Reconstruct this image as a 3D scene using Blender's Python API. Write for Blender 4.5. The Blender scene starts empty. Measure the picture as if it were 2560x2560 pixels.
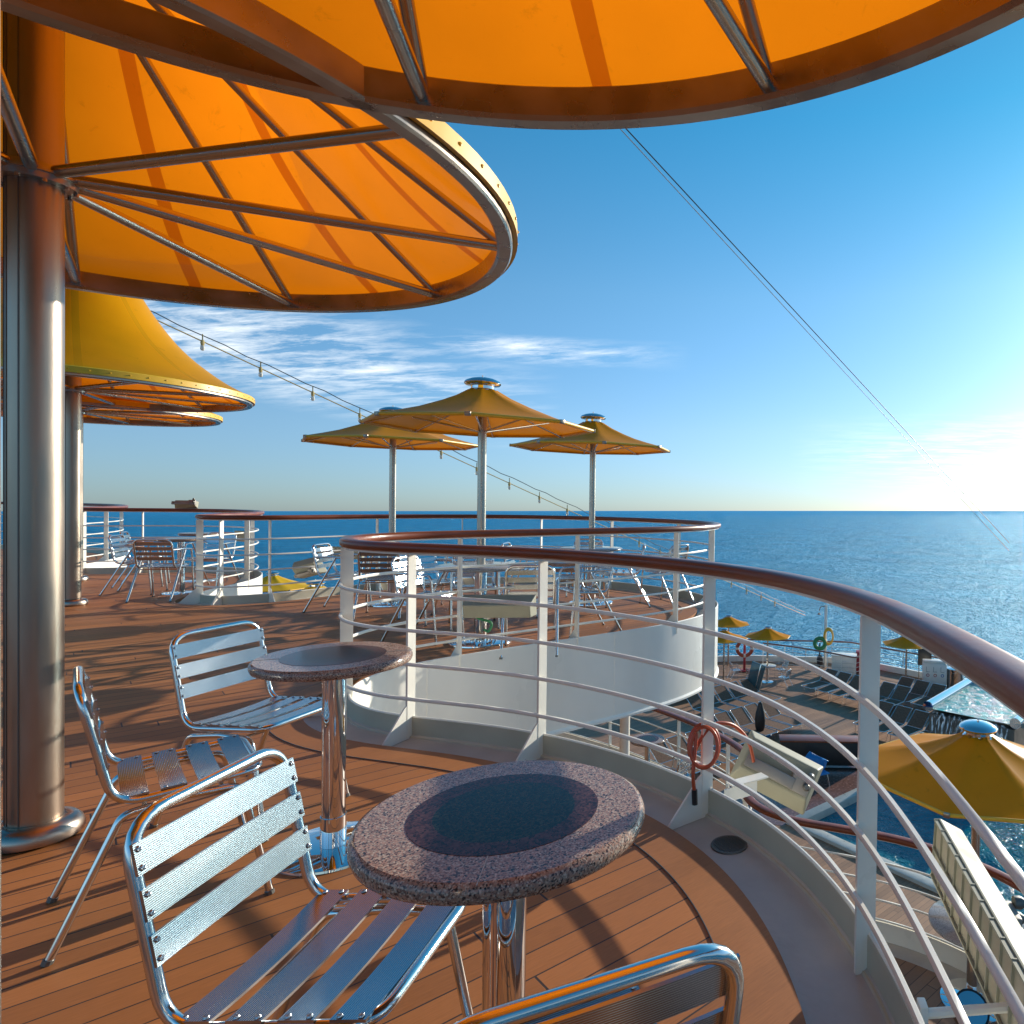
import bpy, bmesh, math, random
from math import sin, cos, pi, radians, atan2, hypot, sqrt
from mathutils import Vector, Matrix
from mathutils.geometry import tessellate_polygon
random.seed(7)
S = bpy.context.scene
COL = S.collection

# ------------------------------------------------------------------ camera, light, exposure
EYE = Vector((0, 0, 1.4))
PITCH, ROLL = 0.0148, 0.0156
f0 = Vector((0, cos(PITCH), -sin(PITCH))); u0 = Vector((0, sin(PITCH), cos(PITCH))); r0 = Vector((1, 0, 0))
cr = cos(ROLL) * r0 + sin(ROLL) * u0
cu = cos(ROLL) * u0 - sin(ROLL) * r0
cam = bpy.data.cameras.new("camera"); camo = bpy.data.objects.new("camera", cam); COL.objects.link(camo)
camo.matrix_world = Matrix(((cr.x, cu.x, -f0.x, EYE.x), (cr.y, cu.y, -f0.y, EYE.y), (cr.z, cu.z, -f0.z, EYE.z), (0, 0, 0, 1)))
cam.sensor_width = 36; cam.lens = 24.18; cam.shift_x = -0.2299; cam.shift_y = 0.0
cam.clip_start = 0.02; cam.clip_end = 60000
S.camera = camo

SUN_AZ, SUN_EL = radians(39), radians(14.5)      # azimuth from +Y towards +X
sl = bpy.data.lights.new("sun", 'SUN'); sl.energy = 4.3; sl.angle = radians(0.53); sl.color = (1.0, 0.93, 0.80)
so = bpy.data.objects.new("sun", sl); COL.objects.link(so)
sd = Vector((sin(SUN_AZ) * cos(SUN_EL), cos(SUN_AZ) * cos(SUN_EL), sin(SUN_EL)))
so.rotation_euler = sd.to_track_quat('Z', 'Y').to_euler()
so.location = sd * 100

W = bpy.data.worlds.new("World"); S.world = W; W.use_nodes = True
nt = W.node_tree; N = nt.nodes; L = nt.links
for n in list(N): N.remove(n)
wo = N.new('ShaderNodeOutputWorld'); bg = N.new('ShaderNodeBackground'); bg.inputs[1].default_value = 0.115
sky = N.new('ShaderNodeTexSky'); sky.sky_type = 'NISHITA'; sky.sun_disc = False
sky.sun_elevation = SUN_EL; sky.sun_rotation = SUN_AZ; sky.air_density = 1.0; sky.dust_density = 0.35; sky.ozone_density = 2.0; sky.altitude = 30
tc = N.new('ShaderNodeTexCoord')
mp = N.new('ShaderNodeMapping'); mp.vector_type = 'POINT'; mp.inputs['Rotation'].default_value = (PITCH + 0.004, ROLL, 0)
L.new(tc.outputs['Generated'], mp.inputs[0]); L.new(mp.outputs[0], sky.inputs[0])
hs = N.new('ShaderNodeHueSaturation'); hs.inputs['Hue'].default_value = 0.5; hs.inputs['Saturation'].default_value = 1.0; hs.inputs['Value'].default_value = 1.0
L.new(sky.outputs[0], hs.inputs['Color'])
# thin cirrus: noise in a projected sky plane
sp = N.new('ShaderNodeSeparateXYZ'); L.new(mp.outputs[0], sp.inputs[0])
def wm(op, a, b=None, c=None, clamp=False):
    n = N.new('ShaderNodeMath'); n.operation = op; n.use_clamp = clamp
    for i, v in enumerate((a, b, c)):
        if v is None: continue
        if isinstance(v, (int, float)): n.inputs[i].default_value = v
        else: L.new(v, n.inputs[i])
    return n.outputs[0]
zz = wm('ADD', wm('MAXIMUM', sp.outputs['Z'], 0.0), 0.10)
cx = wm('DIVIDE', sp.outputs['X'], zz); cy = wm('DIVIDE', sp.outputs['Y'], zz)
cb = N.new('ShaderNodeCombineXYZ'); L.new(cx, cb.inputs[0]); L.new(cy, cb.inputs[1])
m2 = N.new('ShaderNodeMapping'); m2.inputs['Rotation'].default_value = (0, 0, radians(38)); m2.inputs['Scale'].default_value = (0.9, 2.6, 1)
L.new(cb.outputs[0], m2.inputs[0])
n1 = N.new('ShaderNodeTexNoise'); n1.inputs['Scale'].default_value = 2.6; n1.inputs['Detail'].default_value = 12; n1.inputs['Roughness'].default_value = 0.68; n1.inputs['Distortion'].default_value = 0.3
L.new(m2.outputs[0], n1.inputs['Vector'])
n2 = N.new('ShaderNodeTexNoise'); n2.inputs['Scale'].default_value = 0.55; n2.inputs['Detail'].default_value = 2
m3 = N.new('ShaderNodeMapping'); m3.inputs['Location'].default_value = (3.1, 1.7, 0); L.new(cb.outputs[0], m3.inputs[0]); L.new(m3.outputs[0], n2.inputs['Vector'])
# clouds gathered in a band to the left of the view, about 12-20 degrees up
azm = wm('ARCTAN2', sp.outputs['X'], sp.outputs['Y'])
elv = wm('ARCSINE', sp.outputs['Z'])
def bump(x, c, w):
    return wm('SUBTRACT', 1.0, wm('ABSOLUTE', wm('DIVIDE', wm('SUBTRACT', x, c), w)), clamp=True)
tilt = wm('ADD', elv, wm('MULTIPLY', wm('ADD', azm, 0.5), 0.16))
band1 = wm('MULTIPLY', bump(azm, -0.62, 0.36), bump(tilt, 0.185, 0.075))
band2 = wm('MULTIPLY', bump(azm, -0.30, 0.22), bump(elv, 0.225, 0.022))
band3 = wm('MULTIPLY', bump(azm, 0.38, 0.32), bump(elv, 0.085, 0.06))
band = wm('MAXIMUM', wm('MAXIMUM', wm('MULTIPLY', band1, 1.7), wm('MULTIPLY', band2, 1.25)), wm('MULTIPLY', band3, 1.3), clamp=True)
nn = wm('MULTIPLY', wm('SUBTRACT', n1.outputs['Fac'], 0.43), 3.6, clamp=True)
cl = wm('MULTIPLY', wm('MULTIPLY', nn, band), 0.75, clamp=True)
mx = N.new('ShaderNodeMixRGB'); mx.inputs[2].default_value = (9.0, 9.0, 8.6, 1)
tint = N.new('ShaderNodeValToRGB'); te = tint.color_ramp
te.elements[0].position = 0.0; te.elements[0].color = (0.42, 0.60, 1.02, 1); te.elements[1].position = 0.5; te.elements[1].color = (0.22, 0.86, 1.06, 1)
e_ = te.elements.new(0.12); e_.color = (0.54, 0.72, 0.96, 1); e_ = te.elements.new(0.30); e_.color = (0.50, 0.84, 1.00, 1)
L.new(wm('MAXIMUM', sp.outputs['Z'], 0.0), tint.inputs[0])
tm = N.new('ShaderNodeMixRGB'); tm.blend_type = 'MULTIPLY'; tm.inputs[0].default_value = 1.0
L.new(hs.outputs[0], tm.inputs[1]); L.new(tint.outputs[0], tm.inputs[2])
L.new(cl, mx.inputs[0]); L.new(tm.outputs[0], mx.inputs[1]); L.new(mx.outputs[0], bg.inputs[0]); L.new(bg.outputs[0], wo.inputs[0])

S.view_settings.view_transform = 'Standard'; S.view_settings.look = 'None'
S.view_settings.exposure = 0.60; S.view_settings.gamma = 1; S.view_settings.use_curve_mapping = False
S.render.engine = 'CYCLES'
S.cycles.max_bounces = 8; S.cycles.transparent_max_bounces = 8; S.cycles.caustics_reflective = False; S.cycles.caustics_refractive = False
S.cycles.sample_clamp_indirect = 6

# ------------------------------------------------------------------ materials
def mat(name, col=(0.8, 0.8, 0.8), rough=0.5, metal=0.0, spec=0.5, var=0.06, vscale=6.0, bumpk=0.0, bscale=60, coat=0.0, stretch=None, rvar=0.08):
    m = bpy.data.materials.new(name); m.use_nodes = True
    t = m.node_tree; b = t.nodes['Principled BSDF']
    b.inputs['Metallic'].default_value = metal; b.inputs['Specular IOR Level'].default_value = spec
    b.inputs['Coat Weight'].default_value = coat; b.inputs['Coat Roughness'].default_value = 0.05
    co = t.nodes.new('ShaderNodeTexCoord'); src = co.outputs['Object']
    if stretch:
        q = t.nodes.new('ShaderNodeMapping'); q.inputs['Scale'].default_value = stretch
        t.links.new(src, q.inputs[0]); src = q.outputs[0]
    n = t.nodes.new('ShaderNodeTexNoise'); n.inputs['Scale'].default_value = vscale; n.inputs['Detail'].default_value = 5
    t.links.new(src, n.inputs['Vector'])
    r = t.nodes.new('ShaderNodeMapRange'); r.inputs['From Min'].default_value = 0.3; r.inputs['From Max'].default_value = 0.7
    r.inputs['To Min'].default_value = 1 - var; r.inputs['To Max'].default_value = 1 + var; t.links.new(n.outputs['Fac'], r.inputs[0])
    mu = t.nodes.new('ShaderNodeMixRGB'); mu.blend_type = 'MULTIPLY'; mu.inputs[0].default_value = 1; mu.inputs[1].default_value = (*col, 1)
    t.links.new(r.outputs[0], mu.inputs[2]); t.links.new(mu.outputs[0], b.inputs['Base Color'])
    r2 = t.nodes.new('ShaderNodeMapRange'); r2.inputs['From Min'].default_value = 0.3; r2.inputs['From Max'].default_value = 0.7
    r2.inputs['To Min'].default_value = max(0.02, rough - rvar); r2.inputs['To Max'].default_value = min(1, rough + rvar)
    t.links.new(n.outputs['Fac'], r2.inputs[0]); t.links.new(r2.outputs[0], b.inputs['Roughness'])
    if bumpk:
        n3 = t.nodes.new('ShaderNodeTexNoise'); n3.inputs['Scale'].default_value = bscale; n3.inputs['Detail'].default_value = 4
        t.links.new(src, n3.inputs['Vector'])
        bp = t.nodes.new('ShaderNodeBump'); bp.inputs['Strength'].default_value = bumpk; bp.inputs['Distance'].default_value = 0.01
        t.links.new(n3.outputs['Fac'], bp.inputs['Height']); t.links.new(bp.outputs[0], b.inputs['Normal'])
    return m

M = {}
M['white'] = mat('white_paint', (0.90, 0.85, 0.74), 0.32, var=0.05, vscale=3, bumpk=0.08, bscale=25, coat=0.15)
M['plate'] = mat('painted_ship_plate', (0.88, 0.84, 0.75), 0.36, var=0.09, vscale=1.3, stretch=(1, 1, 0.5), bumpk=0.5, bscale=2.2, coat=0.1, rvar=0.12)
M['curb'] = mat('shaded_curb_tone', (0.56, 0.50, 0.38), 0.42, var=0.10, vscale=2.5, bumpk=0.2, bscale=12)  # white curb paint with its shade put into the colour as beige
M['gutter'] = mat('gutter_paint', (0.50, 0.455, 0.40), 0.38, var=0.12, vscale=4, bumpk=0.25, bscale=30)
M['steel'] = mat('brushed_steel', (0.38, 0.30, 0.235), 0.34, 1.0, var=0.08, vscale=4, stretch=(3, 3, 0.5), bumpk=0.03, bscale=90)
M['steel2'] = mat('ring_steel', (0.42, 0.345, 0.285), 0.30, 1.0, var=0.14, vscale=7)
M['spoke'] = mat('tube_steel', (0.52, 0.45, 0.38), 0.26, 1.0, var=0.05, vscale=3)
M['chrome'] = mat('polished_aluminium', (0.72, 0.71, 0.69), 0.15, 1.0, var=0.04, vscale=9, rvar=0.04)
M['mirror'] = mat('mirror_steel', (0.75, 0.75, 0.75), 0.035, 1.0, var=0.02, rvar=0.015)
M['black'] = mat('black_plastic', (0.012, 0.012, 0.013), 0.45)
M['cream'] = mat('cream_housing', (0.30, 0.285, 0.205), 0.6, var=0.07, vscale=8)
M['orange'] = mat('orange_rubber', (0.50, 0.085, 0.03), 0.4)
M['sling'] = mat('dark_mesh_sling', (0.21, 0.12, 0.08), 0.85, var=0.25, vscale=20, spec=0.15)
M['blue'] = mat('blue_plastic', (0.01, 0.16, 0.42), 0.35)
M['rope'] = mat('cord_jacket', (0.50, 0.38, 0.14), 0.6)
M['wire'] = mat('dark_wire', (0.06, 0.08, 0.09), 0.5)
M['wirew'] = mat('pale_wire', (0.5, 0.5, 0.48), 0.5)
M['green'] = mat('green_rubber', (0.03, 0.22, 0.08), 0.5)
M['yellow'] = mat('yellow_paint', (0.80, 0.42, 0.02), 0.4)
M['red'] = mat('red_paint', (0.45, 0.04, 0.05), 0.5)
M['grate'] = mat('grate_metal', (0.16, 0.155, 0.14), 0.45, 0.6)
M['glassy'] = mat('tinted_panel', (0.05, 0.10, 0.11), 0.08, 0.0, spec=0.8)
M['tile'] = mat('red_mosaic_floor', (0.17, 0.085, 0.065), 0.22, var=0.35, vscale=14, bumpk=0.6, bscale=25)
M['coaming'] = mat('pool_coaming', (0.42, 0.42, 0.38), 0.35, var=0.08)

def wood_mat():
    m = mat('varnished_handrail', (0.21, 0.050, 0.018), 0.36, var=0.22, vscale=5, stretch=(1, 1, 4), bumpk=0.06, bscale=30, coat=0.12, spec=0.35, rvar=0.08)
    return m
M['wood'] = wood_mat()

def N_(t, typ, **kw):
    n = t.nodes.new(typ)
    for k, v in kw.items(): setattr(n, k, v)
    return n

def mathn(t, op, a, b=None, clamp=False):
    n = t.nodes.new('ShaderNodeMath'); n.operation = op; n.use_clamp = clamp
    for i, v in enumerate((a, b)):
        if v is None: continue
        if isinstance(v, (int, float)): n.inputs[i].default_value = v
        else: t.links.new(v, n.inputs[i])
    return n.outputs[0]

def teak(name, planks=True, base=(0.42, 0.152, 0.042), dull=1.0):
    m = bpy.data.materials.new(name); m.use_nodes = True; t = m.node_tree; b = t.nodes['Principled BSDF']
    co = N_(t, 'ShaderNodeTexCoord'); q = N_(t, 'ShaderNodeMapping'); q.inputs['Rotation'].default_value = (0, 0, radians(-45))
    t.links.new(co.outputs['Object'], q.inputs[0])
    s = N_(t, 'ShaderNodeSeparateXYZ'); t.links.new(q.outputs[0], s.inputs[0])
    x, y = s.outputs[0], s.outputs[1]                  # x along the planks, y across
    w = 0.108
    yy = mathn(t, 'DIVIDE', y, w); row = mathn(t, 'FLOOR', yy); fr = mathn(t, 'SUBTRACT', yy, row)
    line = mathn(t, 'LESS_THAN', mathn(t, 'ABSOLUTE', mathn(t, 'SUBTRACT', fr, 0.5)), 0.474 if planks else 2)
    # butt joints
    off = mathn(t, 'FRACT', mathn(t, 'MULTIPLY', mathn(t, 'SINE', mathn(t, 'MULTIPLY', row, 12.9898)), 437.58))
    xx = mathn(t, 'ADD', mathn(t, 'DIVIDE', x, 2.4), off); col = mathn(t, 'FLOOR', xx); fx = mathn(t, 'SUBTRACT', xx, col)
    bj = mathn(t, 'LESS_THAN', mathn(t, 'ABSOLUTE', mathn(t, 'SUBTRACT', fx, 0.5)), 0.4985 if planks else 2)
    keep = mathn(t, 'MULTIPLY', line, bj)
    cid = N_(t, 'ShaderNodeCombineXYZ'); t.links.new(row, cid.inputs[0]); t.links.new(col, cid.inputs[1])
    wn = N_(t, 'ShaderNodeTexWhiteNoise'); wn.noise_dimensions = '2D'; t.links.new(cid.outputs[0], wn.inputs['Vector'])
    # grain
    g = N_(t, 'ShaderNodeMapping'); g.inputs['Scale'].default_value = (1.6, 26, 1); t.links.new(q.outputs[0], g.inputs[0])
    gn = N_(t, 'ShaderNodeTexNoise'); gn.inputs['Scale'].default_value = 9; gn.inputs['Detail'].default_value = 7; gn.inputs['Roughness'].default_value = 0.6
    t.links.new(g.outputs[0], gn.inputs['Vector'])
    st = N_(t, 'ShaderNodeTexNoise'); st.inputs['Scale'].default_value = 1.1; st.inputs['Detail'].default_value = 6; t.links.new(q.outputs[0], st.inputs['Vector'])
    v = mathn(t, 'ADD', 0.46, mathn(t, 'MULTIPLY', gn.outputs['Fac'], 0.62))
    v = mathn(t, 'ADD', v, mathn(t, 'MULTIPLY', wn.outputs['Value'], 0.34 if planks else 0.12))
    v = mathn(t, 'ADD', v, mathn(t, 'MULTIPLY', mathn(t, 'SUBTRACT', st.outputs['Fac'], 0.5), 0.55))
    v = mathn(t, 'MULTIPLY', v, dull)
    mu = N_(t, 'ShaderNodeMixRGB', blend_type='MULTIPLY'); mu.inputs[0].default_value = 1; mu.inputs[1].default_value = (*base, 1); t.links.new(v, mu.inputs[2])
    mxx = N_(t, 'ShaderNodeMixRGB'); mxx.inputs[1].default_value = (0.045, 0.030, 0.024, 1); t.links.new(keep, mxx.inputs[0]); t.links.new(mu.outputs[0], mxx.inputs[2])
    t.links.new(mxx.outputs[0], b.inputs['Base Color'])
    rr = mathn(t, 'ADD', 0.42, mathn(t, 'MULTIPLY', st.outputs['Fac'], 0.3)); t.links.new(rr, b.inputs['Roughness'])
    b.inputs['Specular IOR Level'].default_value = 0.35
    h = mathn(t, 'ADD', mathn(t, 'MULTIPLY', keep, 1.0), mathn(t, 'MULTIPLY', gn.outputs['Fac'], 0.25))
    bp = N_(t, 'ShaderNodeBump'); bp.inputs['Strength'].default_value = 0.35; bp.inputs['Distance'].default_value = 0.003
    t.links.new(h, bp.inputs['Height']); t.links.new(bp.outputs[0], b.inputs['Normal'])
    return m
M['teak'] = teak('teak_planks'); M['teak_edge'] = teak('teak_margin', False, (0.45, 0.17, 0.05))
M['teak_low'] = teak('worn_teak', True, (0.33, 0.17, 0.09))

def fabric(name, outer, trans, tw, seams=0):
    m = bpy.data.materials.new(name); m.use_nodes = True; t = m.node_tree
    for n in list(t.nodes):
        if n.type == 'BSDF_PRINCIPLED': t.nodes.remove(n)
    out = [n for n in t.nodes if n.type == 'OUTPUT_MATERIAL'][0]
    co = N_(t, 'ShaderNodeTexCoord'); nz = N_(t, 'ShaderNodeTexNoise'); nz.inputs['Scale'].default_value = 1.6; nz.inputs['Detail'].default_value = 6
    t.links.new(co.outputs['Object'], nz.inputs['Vector'])
    n5 = N_(t, 'ShaderNodeTexNoise'); n5.inputs['Scale'].default_value = 9; n5.inputs['Detail'].default_value = 9; n5.inputs['Roughness'].default_value = 0.7; n5.inputs['Distortion'].default_value = 0.8
    t.links.new(co.outputs['Object'], n5.inputs['Vector'])
    st_ = mathn(t, 'MULTIPLY', mathn(t, 'SUBTRACT', n5.outputs['Fac'], 0.60), -1.6, clamp=False)
    st_ = mathn(t, 'MINIMUM', st_, 0.0)
    k = mathn(t, 'ADD', mathn(t, 'ADD', 0.80, mathn(t, 'MULTIPLY', nz.outputs['Fac'], 0.40)), st_)
    if seams:
        s = N_(t, 'ShaderNodeSeparateXYZ'); t.links.new(co.outputs['Object'], s.inputs[0])
        a = mathn(t, 'DIVIDE', mathn(t, 'ARCTAN2', s.outputs[1], s.outputs[0]), 2 * pi / seams)
        fr = mathn(t, 'FRACT', mathn(t, 'ADD', a, 100))
        r = mathn(t, 'SQRT', mathn(t, 'ADD', mathn(t, 'MULTIPLY', s.outputs[0], s.outputs[0]), mathn(t, 'MULTIPLY', s.outputs[1], s.outputs[1])))
        dd = mathn(t, 'MULTIPLY', mathn(t, 'ABSOLUTE', mathn(t, 'SUBTRACT', fr, 0.5)), mathn(t, 'MULTIPLY', r, 2 * pi / seams))
        sm = mathn(t, 'LESS_THAN', dd, 0.032)
    def shade(c, seamk):
        mu = N_(t, 'ShaderNodeMixRGB', blend_type='MULTIPLY'); mu.inputs[0].default_value = 1; mu.inputs[1].default_value = (*c, 1); t.links.new(k, mu.inputs[2])
        if seams:   # a double layer of cloth lets less light through
            m2_ = N_(t, 'ShaderNodeMixRGB', blend_type='MULTIPLY'); t.links.new(sm, m2_.inputs[0]); t.links.new(mu.outputs[0], m2_.inputs[1]); m2_.inputs[2].default_value = (*seamk, 1)
            return m2_.outputs[0]
        return mu.outputs[0]
    d = N_(t, 'ShaderNodeBsdfDiffuse'); t.links.new(shade(outer, (0.95, 0.95, 0.95)), d.inputs[0])
    tr = N_(t, 'ShaderNodeBsdfTranslucent'); t.links.new(shade(trans, (0.62, 0.42, 0.5)), tr.inputs[0])
    mx_ = N_(t, 'ShaderNodeMixShader'); mx_.inputs[0].default_value = tw; t.links.new(d.outputs[0], mx_.inputs[1]); t.links.new(tr.outputs[0], mx_.inputs[2])
    gl = N_(t, 'ShaderNodeBsdfGlossy'); gl.inputs['Roughness'].default_value = 0.35
    fz = N_(t, 'ShaderNodeFresnel'); fz.inputs[0].default_value = 1.35
    m4 = N_(t, 'ShaderNodeMixShader'); t.links.new(mathn(t, 'MULTIPLY', fz.outputs[0], 0.25), m4.inputs[0]); t.links.new(mx_.outputs[0], m4.inputs[1]); t.links.new(gl.outputs[0], m4.inputs[2])
    t.links.new(m4.outputs[0], out.inputs[0])
    return m
M['canopy'] = fabric('yellow_canopy_cloth', (1.0, 0.47, 0.003), (0.95, 0.235, 0.004), 0.56, seams=10)
M['parasol'] = fabric('ochre_parasol_cloth', (0.92, 0.36, 0.012), (0.88, 0.26, 0.006), 0.38)
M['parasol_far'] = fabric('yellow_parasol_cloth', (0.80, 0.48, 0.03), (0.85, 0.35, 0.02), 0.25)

def granite(name, cols, rough=0.12, sc=1.0):
    m = bpy.data.materials.new(name); m.use_nodes = True; t = m.node_tree; b = t.nodes['Principled BSDF']
    co = N_(t, 'ShaderNodeTexCoord')
    vo = N_(t, 'ShaderNodeTexVoronoi'); vo.inputs['Scale'].default_value = 210 * sc; t.links.new(co.outputs['Object'], vo.inputs['Vector'])
    sp_ = N_(t, 'ShaderNodeSeparateColor'); t.links.new(vo.outputs['Color'], sp_.inputs[0])
    nz = N_(t, 'ShaderNodeTexNoise'); nz.inputs['Scale'].default_value = 60 * sc; nz.inputs['Detail'].default_value = 6; t.links.new(co.outputs['Object'], nz.inputs['Vector'])
    f = mathn(t, 'ADD', mathn(t, 'MULTIPLY', sp_.outputs[0], 0.6), mathn(t, 'MULTIPLY', nz.outputs['Fac'], 0.4))
    cr_ = N_(t, 'ShaderNodeValToRGB'); e = cr_.color_ramp; e.interpolation = 'LINEAR'
    while len(e.elements) > 1: e.elements.remove(e.elements[0])
    for i, (p, c) in enumerate(cols):
        el = e.elements[0] if i == 0 else e.elements.new(p)
        el.position = p; el.color = (*c, 1)
    t.links.new(f, cr_.inputs[0]); t.links.new(cr_.outputs[0], b.inputs['Base Color'])
    b.inputs['Roughness'].default_value = rough; b.inputs['Specular IOR Level'].default_value = 0.6
    return m
M['granite'] = granite('pink_granite', [(0.20, (0.03, 0.028, 0.028)), (0.33, (0.17, 0.11, 0.09)), (0.46, (0.46, 0.27, 0.19)), (0.58, (0.34, 0.21, 0.15)), (0.68, (0.60, 0.48, 0.37)), (0.80, (0.16, 0.13, 0.11))], sc=1.5)
M['granite_dark'] = granite('black_green_granite', [(0.2, (0.008, 0.013, 0.011)), (0.5, (0.022, 0.028, 0.022)), (0.75, (0.05, 0.05, 0.03))], 0.12)
M['granite_red'] = granite('maroon_granite', [(0.2, (0.02, 0.010, 0.010)), (0.5, (0.07, 0.028, 0.028)), (0.75, (0.11, 0.05, 0.045))], 0.12)
for k_ in ('granite_dark', 'granite_red'): M[k_].node_tree.nodes['Principled BSDF'].inputs['Specular IOR Level'].default_value = 0.18
M['granite'].node_tree.nodes['Principled BSDF'].inputs['Specular IOR Level'].default_value = 0.4
M['granite_low'] = granite('pale_granite', [(0.2, (0.2, 0.19, 0.18)), (0.5, (0.5, 0.48, 0.45)), (0.8, (0.3, 0.28, 0.27))], 0.09)

def slatm():
    m = mat('ribbed_aluminium', (0.50, 0.52, 0.54), 0.15, 1.0, var=0.06, vscale=5, rvar=0.03)
    t = m.node_tree; b = t.nodes['Principled BSDF']
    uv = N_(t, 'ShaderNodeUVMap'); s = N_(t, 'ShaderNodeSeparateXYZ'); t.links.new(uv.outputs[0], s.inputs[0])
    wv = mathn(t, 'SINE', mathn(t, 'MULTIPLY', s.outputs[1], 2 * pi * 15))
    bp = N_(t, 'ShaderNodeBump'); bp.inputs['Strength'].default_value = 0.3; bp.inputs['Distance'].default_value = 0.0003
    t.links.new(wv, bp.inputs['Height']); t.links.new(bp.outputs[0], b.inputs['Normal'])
    src = b.inputs['Base Color'].links[0].from_socket      # shade between the ribs, painted in as darker stripes
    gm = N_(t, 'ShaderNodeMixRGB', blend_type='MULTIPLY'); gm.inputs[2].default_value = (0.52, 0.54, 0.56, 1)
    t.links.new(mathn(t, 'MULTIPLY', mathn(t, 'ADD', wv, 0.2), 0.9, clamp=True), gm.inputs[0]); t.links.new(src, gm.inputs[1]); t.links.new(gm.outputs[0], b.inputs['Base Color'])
    return m
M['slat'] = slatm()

def water(name, col, rough, scales, dist, foam=None, tintvar=0.0):
    m = bpy.data.materials.new(name); m.use_nodes = True; t = m.node_tree; b = t.nodes['Principled BSDF']
    co = N_(t, 'ShaderNodeTexCoord'); b.inputs['Roughness'].default_value = rough; b.inputs['IOR'].default_value = 1.333
    prev = None
    for (sc, st_, stretch, rot) in scales:
        q = N_(t, 'ShaderNodeMapping'); q.inputs['Scale'].default_value = (stretch, 1, 1); q.inputs['Rotation'].default_value = (0, 0, rot)
        t.links.new(co.outputs['Object'], q.inputs[0])
        n = N_(t, 'ShaderNodeTexNoise'); n.inputs['Scale'].default_value = sc; n.inputs['Detail'].default_value = 5; n.inputs['Roughness'].default_value = 0.62
        n.inputs['Distortion'].default_value = 0.4
        t.links.new(q.outputs[0], n.inputs['Vector'])
        bp = N_(t, 'ShaderNodeBump'); bp.inputs['Strength'].default_value = 1.0; bp.inputs['Distance'].default_value = st_
        t.links.new(n.outputs['Fac'], bp.inputs['Height'])
        if prev: t.links.new(prev, bp.inputs['Normal'])
        prev = bp.outputs[0]
    t.links.new(prev, b.inputs['Normal'])
    nz = N_(t, 'ShaderNodeTexNoise'); nz.inputs['Scale'].default_value = foam[0] if foam else 0.03; nz.inputs['Detail'].default_value = 8
    nz.inputs['Distortion'].default_value = 1.5 if foam else 0
    t.links.new(co.outputs['Object'], nz.inputs['Vector'])
    r = N_(t, 'ShaderNodeMapRange'); r.inputs['From Min'].default_value = foam[2] if foam else 0.35; r.inputs['From Max'].default_value = foam[3] if foam else 0.65
    t.links.new(nz.outputs['Fac'], r.inputs[0])
    mm = N_(t, 'ShaderNodeMixRGB'); mm.inputs[1].default_value = (*col, 1); mm.inputs[2].default_value = (*(foam[1] if foam else tuple(c * 1.35 for c in col)), 1)
    t.links.new(r.outputs[0], mm.inputs[0]); t.links.new(mm.outputs[0], b.inputs['Base Color'])
    return m
def sea_mat():
    m = water('sea_water', (0.0, 0.20, 0.38), 0.10, [(0.03, 9.0, 0.6, 0.3), (0.13, 4.6, 0.55, 0.5), (0.5, 2.3, 0.6, 0.2), (1.9, 0.8, 0.7, 0.9)], 1)
    t = m.node_tree; b = t.nodes['Principled BSDF']; out = [n for n in t.nodes if n.type == 'OUTPUT_MATERIAL'][0]
    nl = b.inputs['Normal'].links[0].from_socket; cl_ = b.inputs['Base Color'].links[0].from_socket
    d = N_(t, 'ShaderNodeBsdfDiffuse'); t.links.new(cl_, d.inputs[0]); t.links.new(nl, d.inputs['Normal'])
    g = N_(t, 'ShaderNodeBsdfGlossy'); g.inputs[0].default_value = (0.55, 0.85, 1.0, 1); g.inputs['Roughness'].default_value = 0.25; t.links.new(nl, g.inputs['Normal'])
    fr = N_(t, 'ShaderNodeFresnel'); fr.inputs[0].default_value = 1.333; t.links.new(nl, fr.inputs['Normal'])
    mx_ = N_(t, 'ShaderNodeMixShader'); t.links.new(mathn(t, 'MINIMUM', mathn(t, 'MULTIPLY', fr.outputs[0], 0.9), 0.42), mx_.inputs[0]); t.links.new(d.outputs[0], mx_.inputs[1]); t.links.new(g.outputs[0], mx_.inputs[2])
    t.links.new(mx_.outputs[0], out.inputs[0]); t.nodes.remove(b); return m
M['sea'] = sea_mat()
M['pool'] = water('pool_water', (0.0, 0.13, 0.19), 0.05, [(1.0, 0.22, 1, 0.2), (3.6, 0.09, 1, 1.2)], 1)
M['spa'] = water('foaming_spa_water', (0.10, 0.50, 0.50), 0.12, [(3.0, 0.10, 1, 0), (11.0, 0.03, 1, 0.7)], 1, foam=(2.2, (0.65, 0.80, 0.76), 0.42, 0.62))

def bulb_mat():
    m = mat('frosted_bulb', (0.9, 0.85, 0.72), 0.2); b = m.node_tree.nodes['Principled BSDF']
    b.inputs['Transmission Weight'].default_value = 0.3
    return m
M['bulb'] = bulb_mat()
def fallm():
    m = bpy.data.materials.new('falling_water'); m.use_nodes = True; t = m.node_tree; b = t.nodes['Principled BSDF']
    co = N_(t, 'ShaderNodeTexCoord'); q = N_(t, 'ShaderNodeMapping'); q.inputs['Scale'].default_value = (14, 14, 2.2); t.links.new(co.outputs['Object'], q.inputs[0])
    n = N_(t, 'ShaderNodeTexNoise'); n.inputs['Scale'].default_value = 1; n.inputs['Detail'].default_value = 5; t.links.new(q.outputs[0], n.inputs['Vector'])
    a = mathn(t, 'MULTIPLY', mathn(t, 'SUBTRACT', n.outputs['Fac'], 0.50), 7, clamp=True)
    t.links.new(a, b.inputs['Alpha']); b.inputs['Base Color'].default_value = (0.75, 0.82, 0.84, 1); b.inputs['Roughness'].default_value = 0.1
    return m
M['fall'] = fallm()

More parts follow.
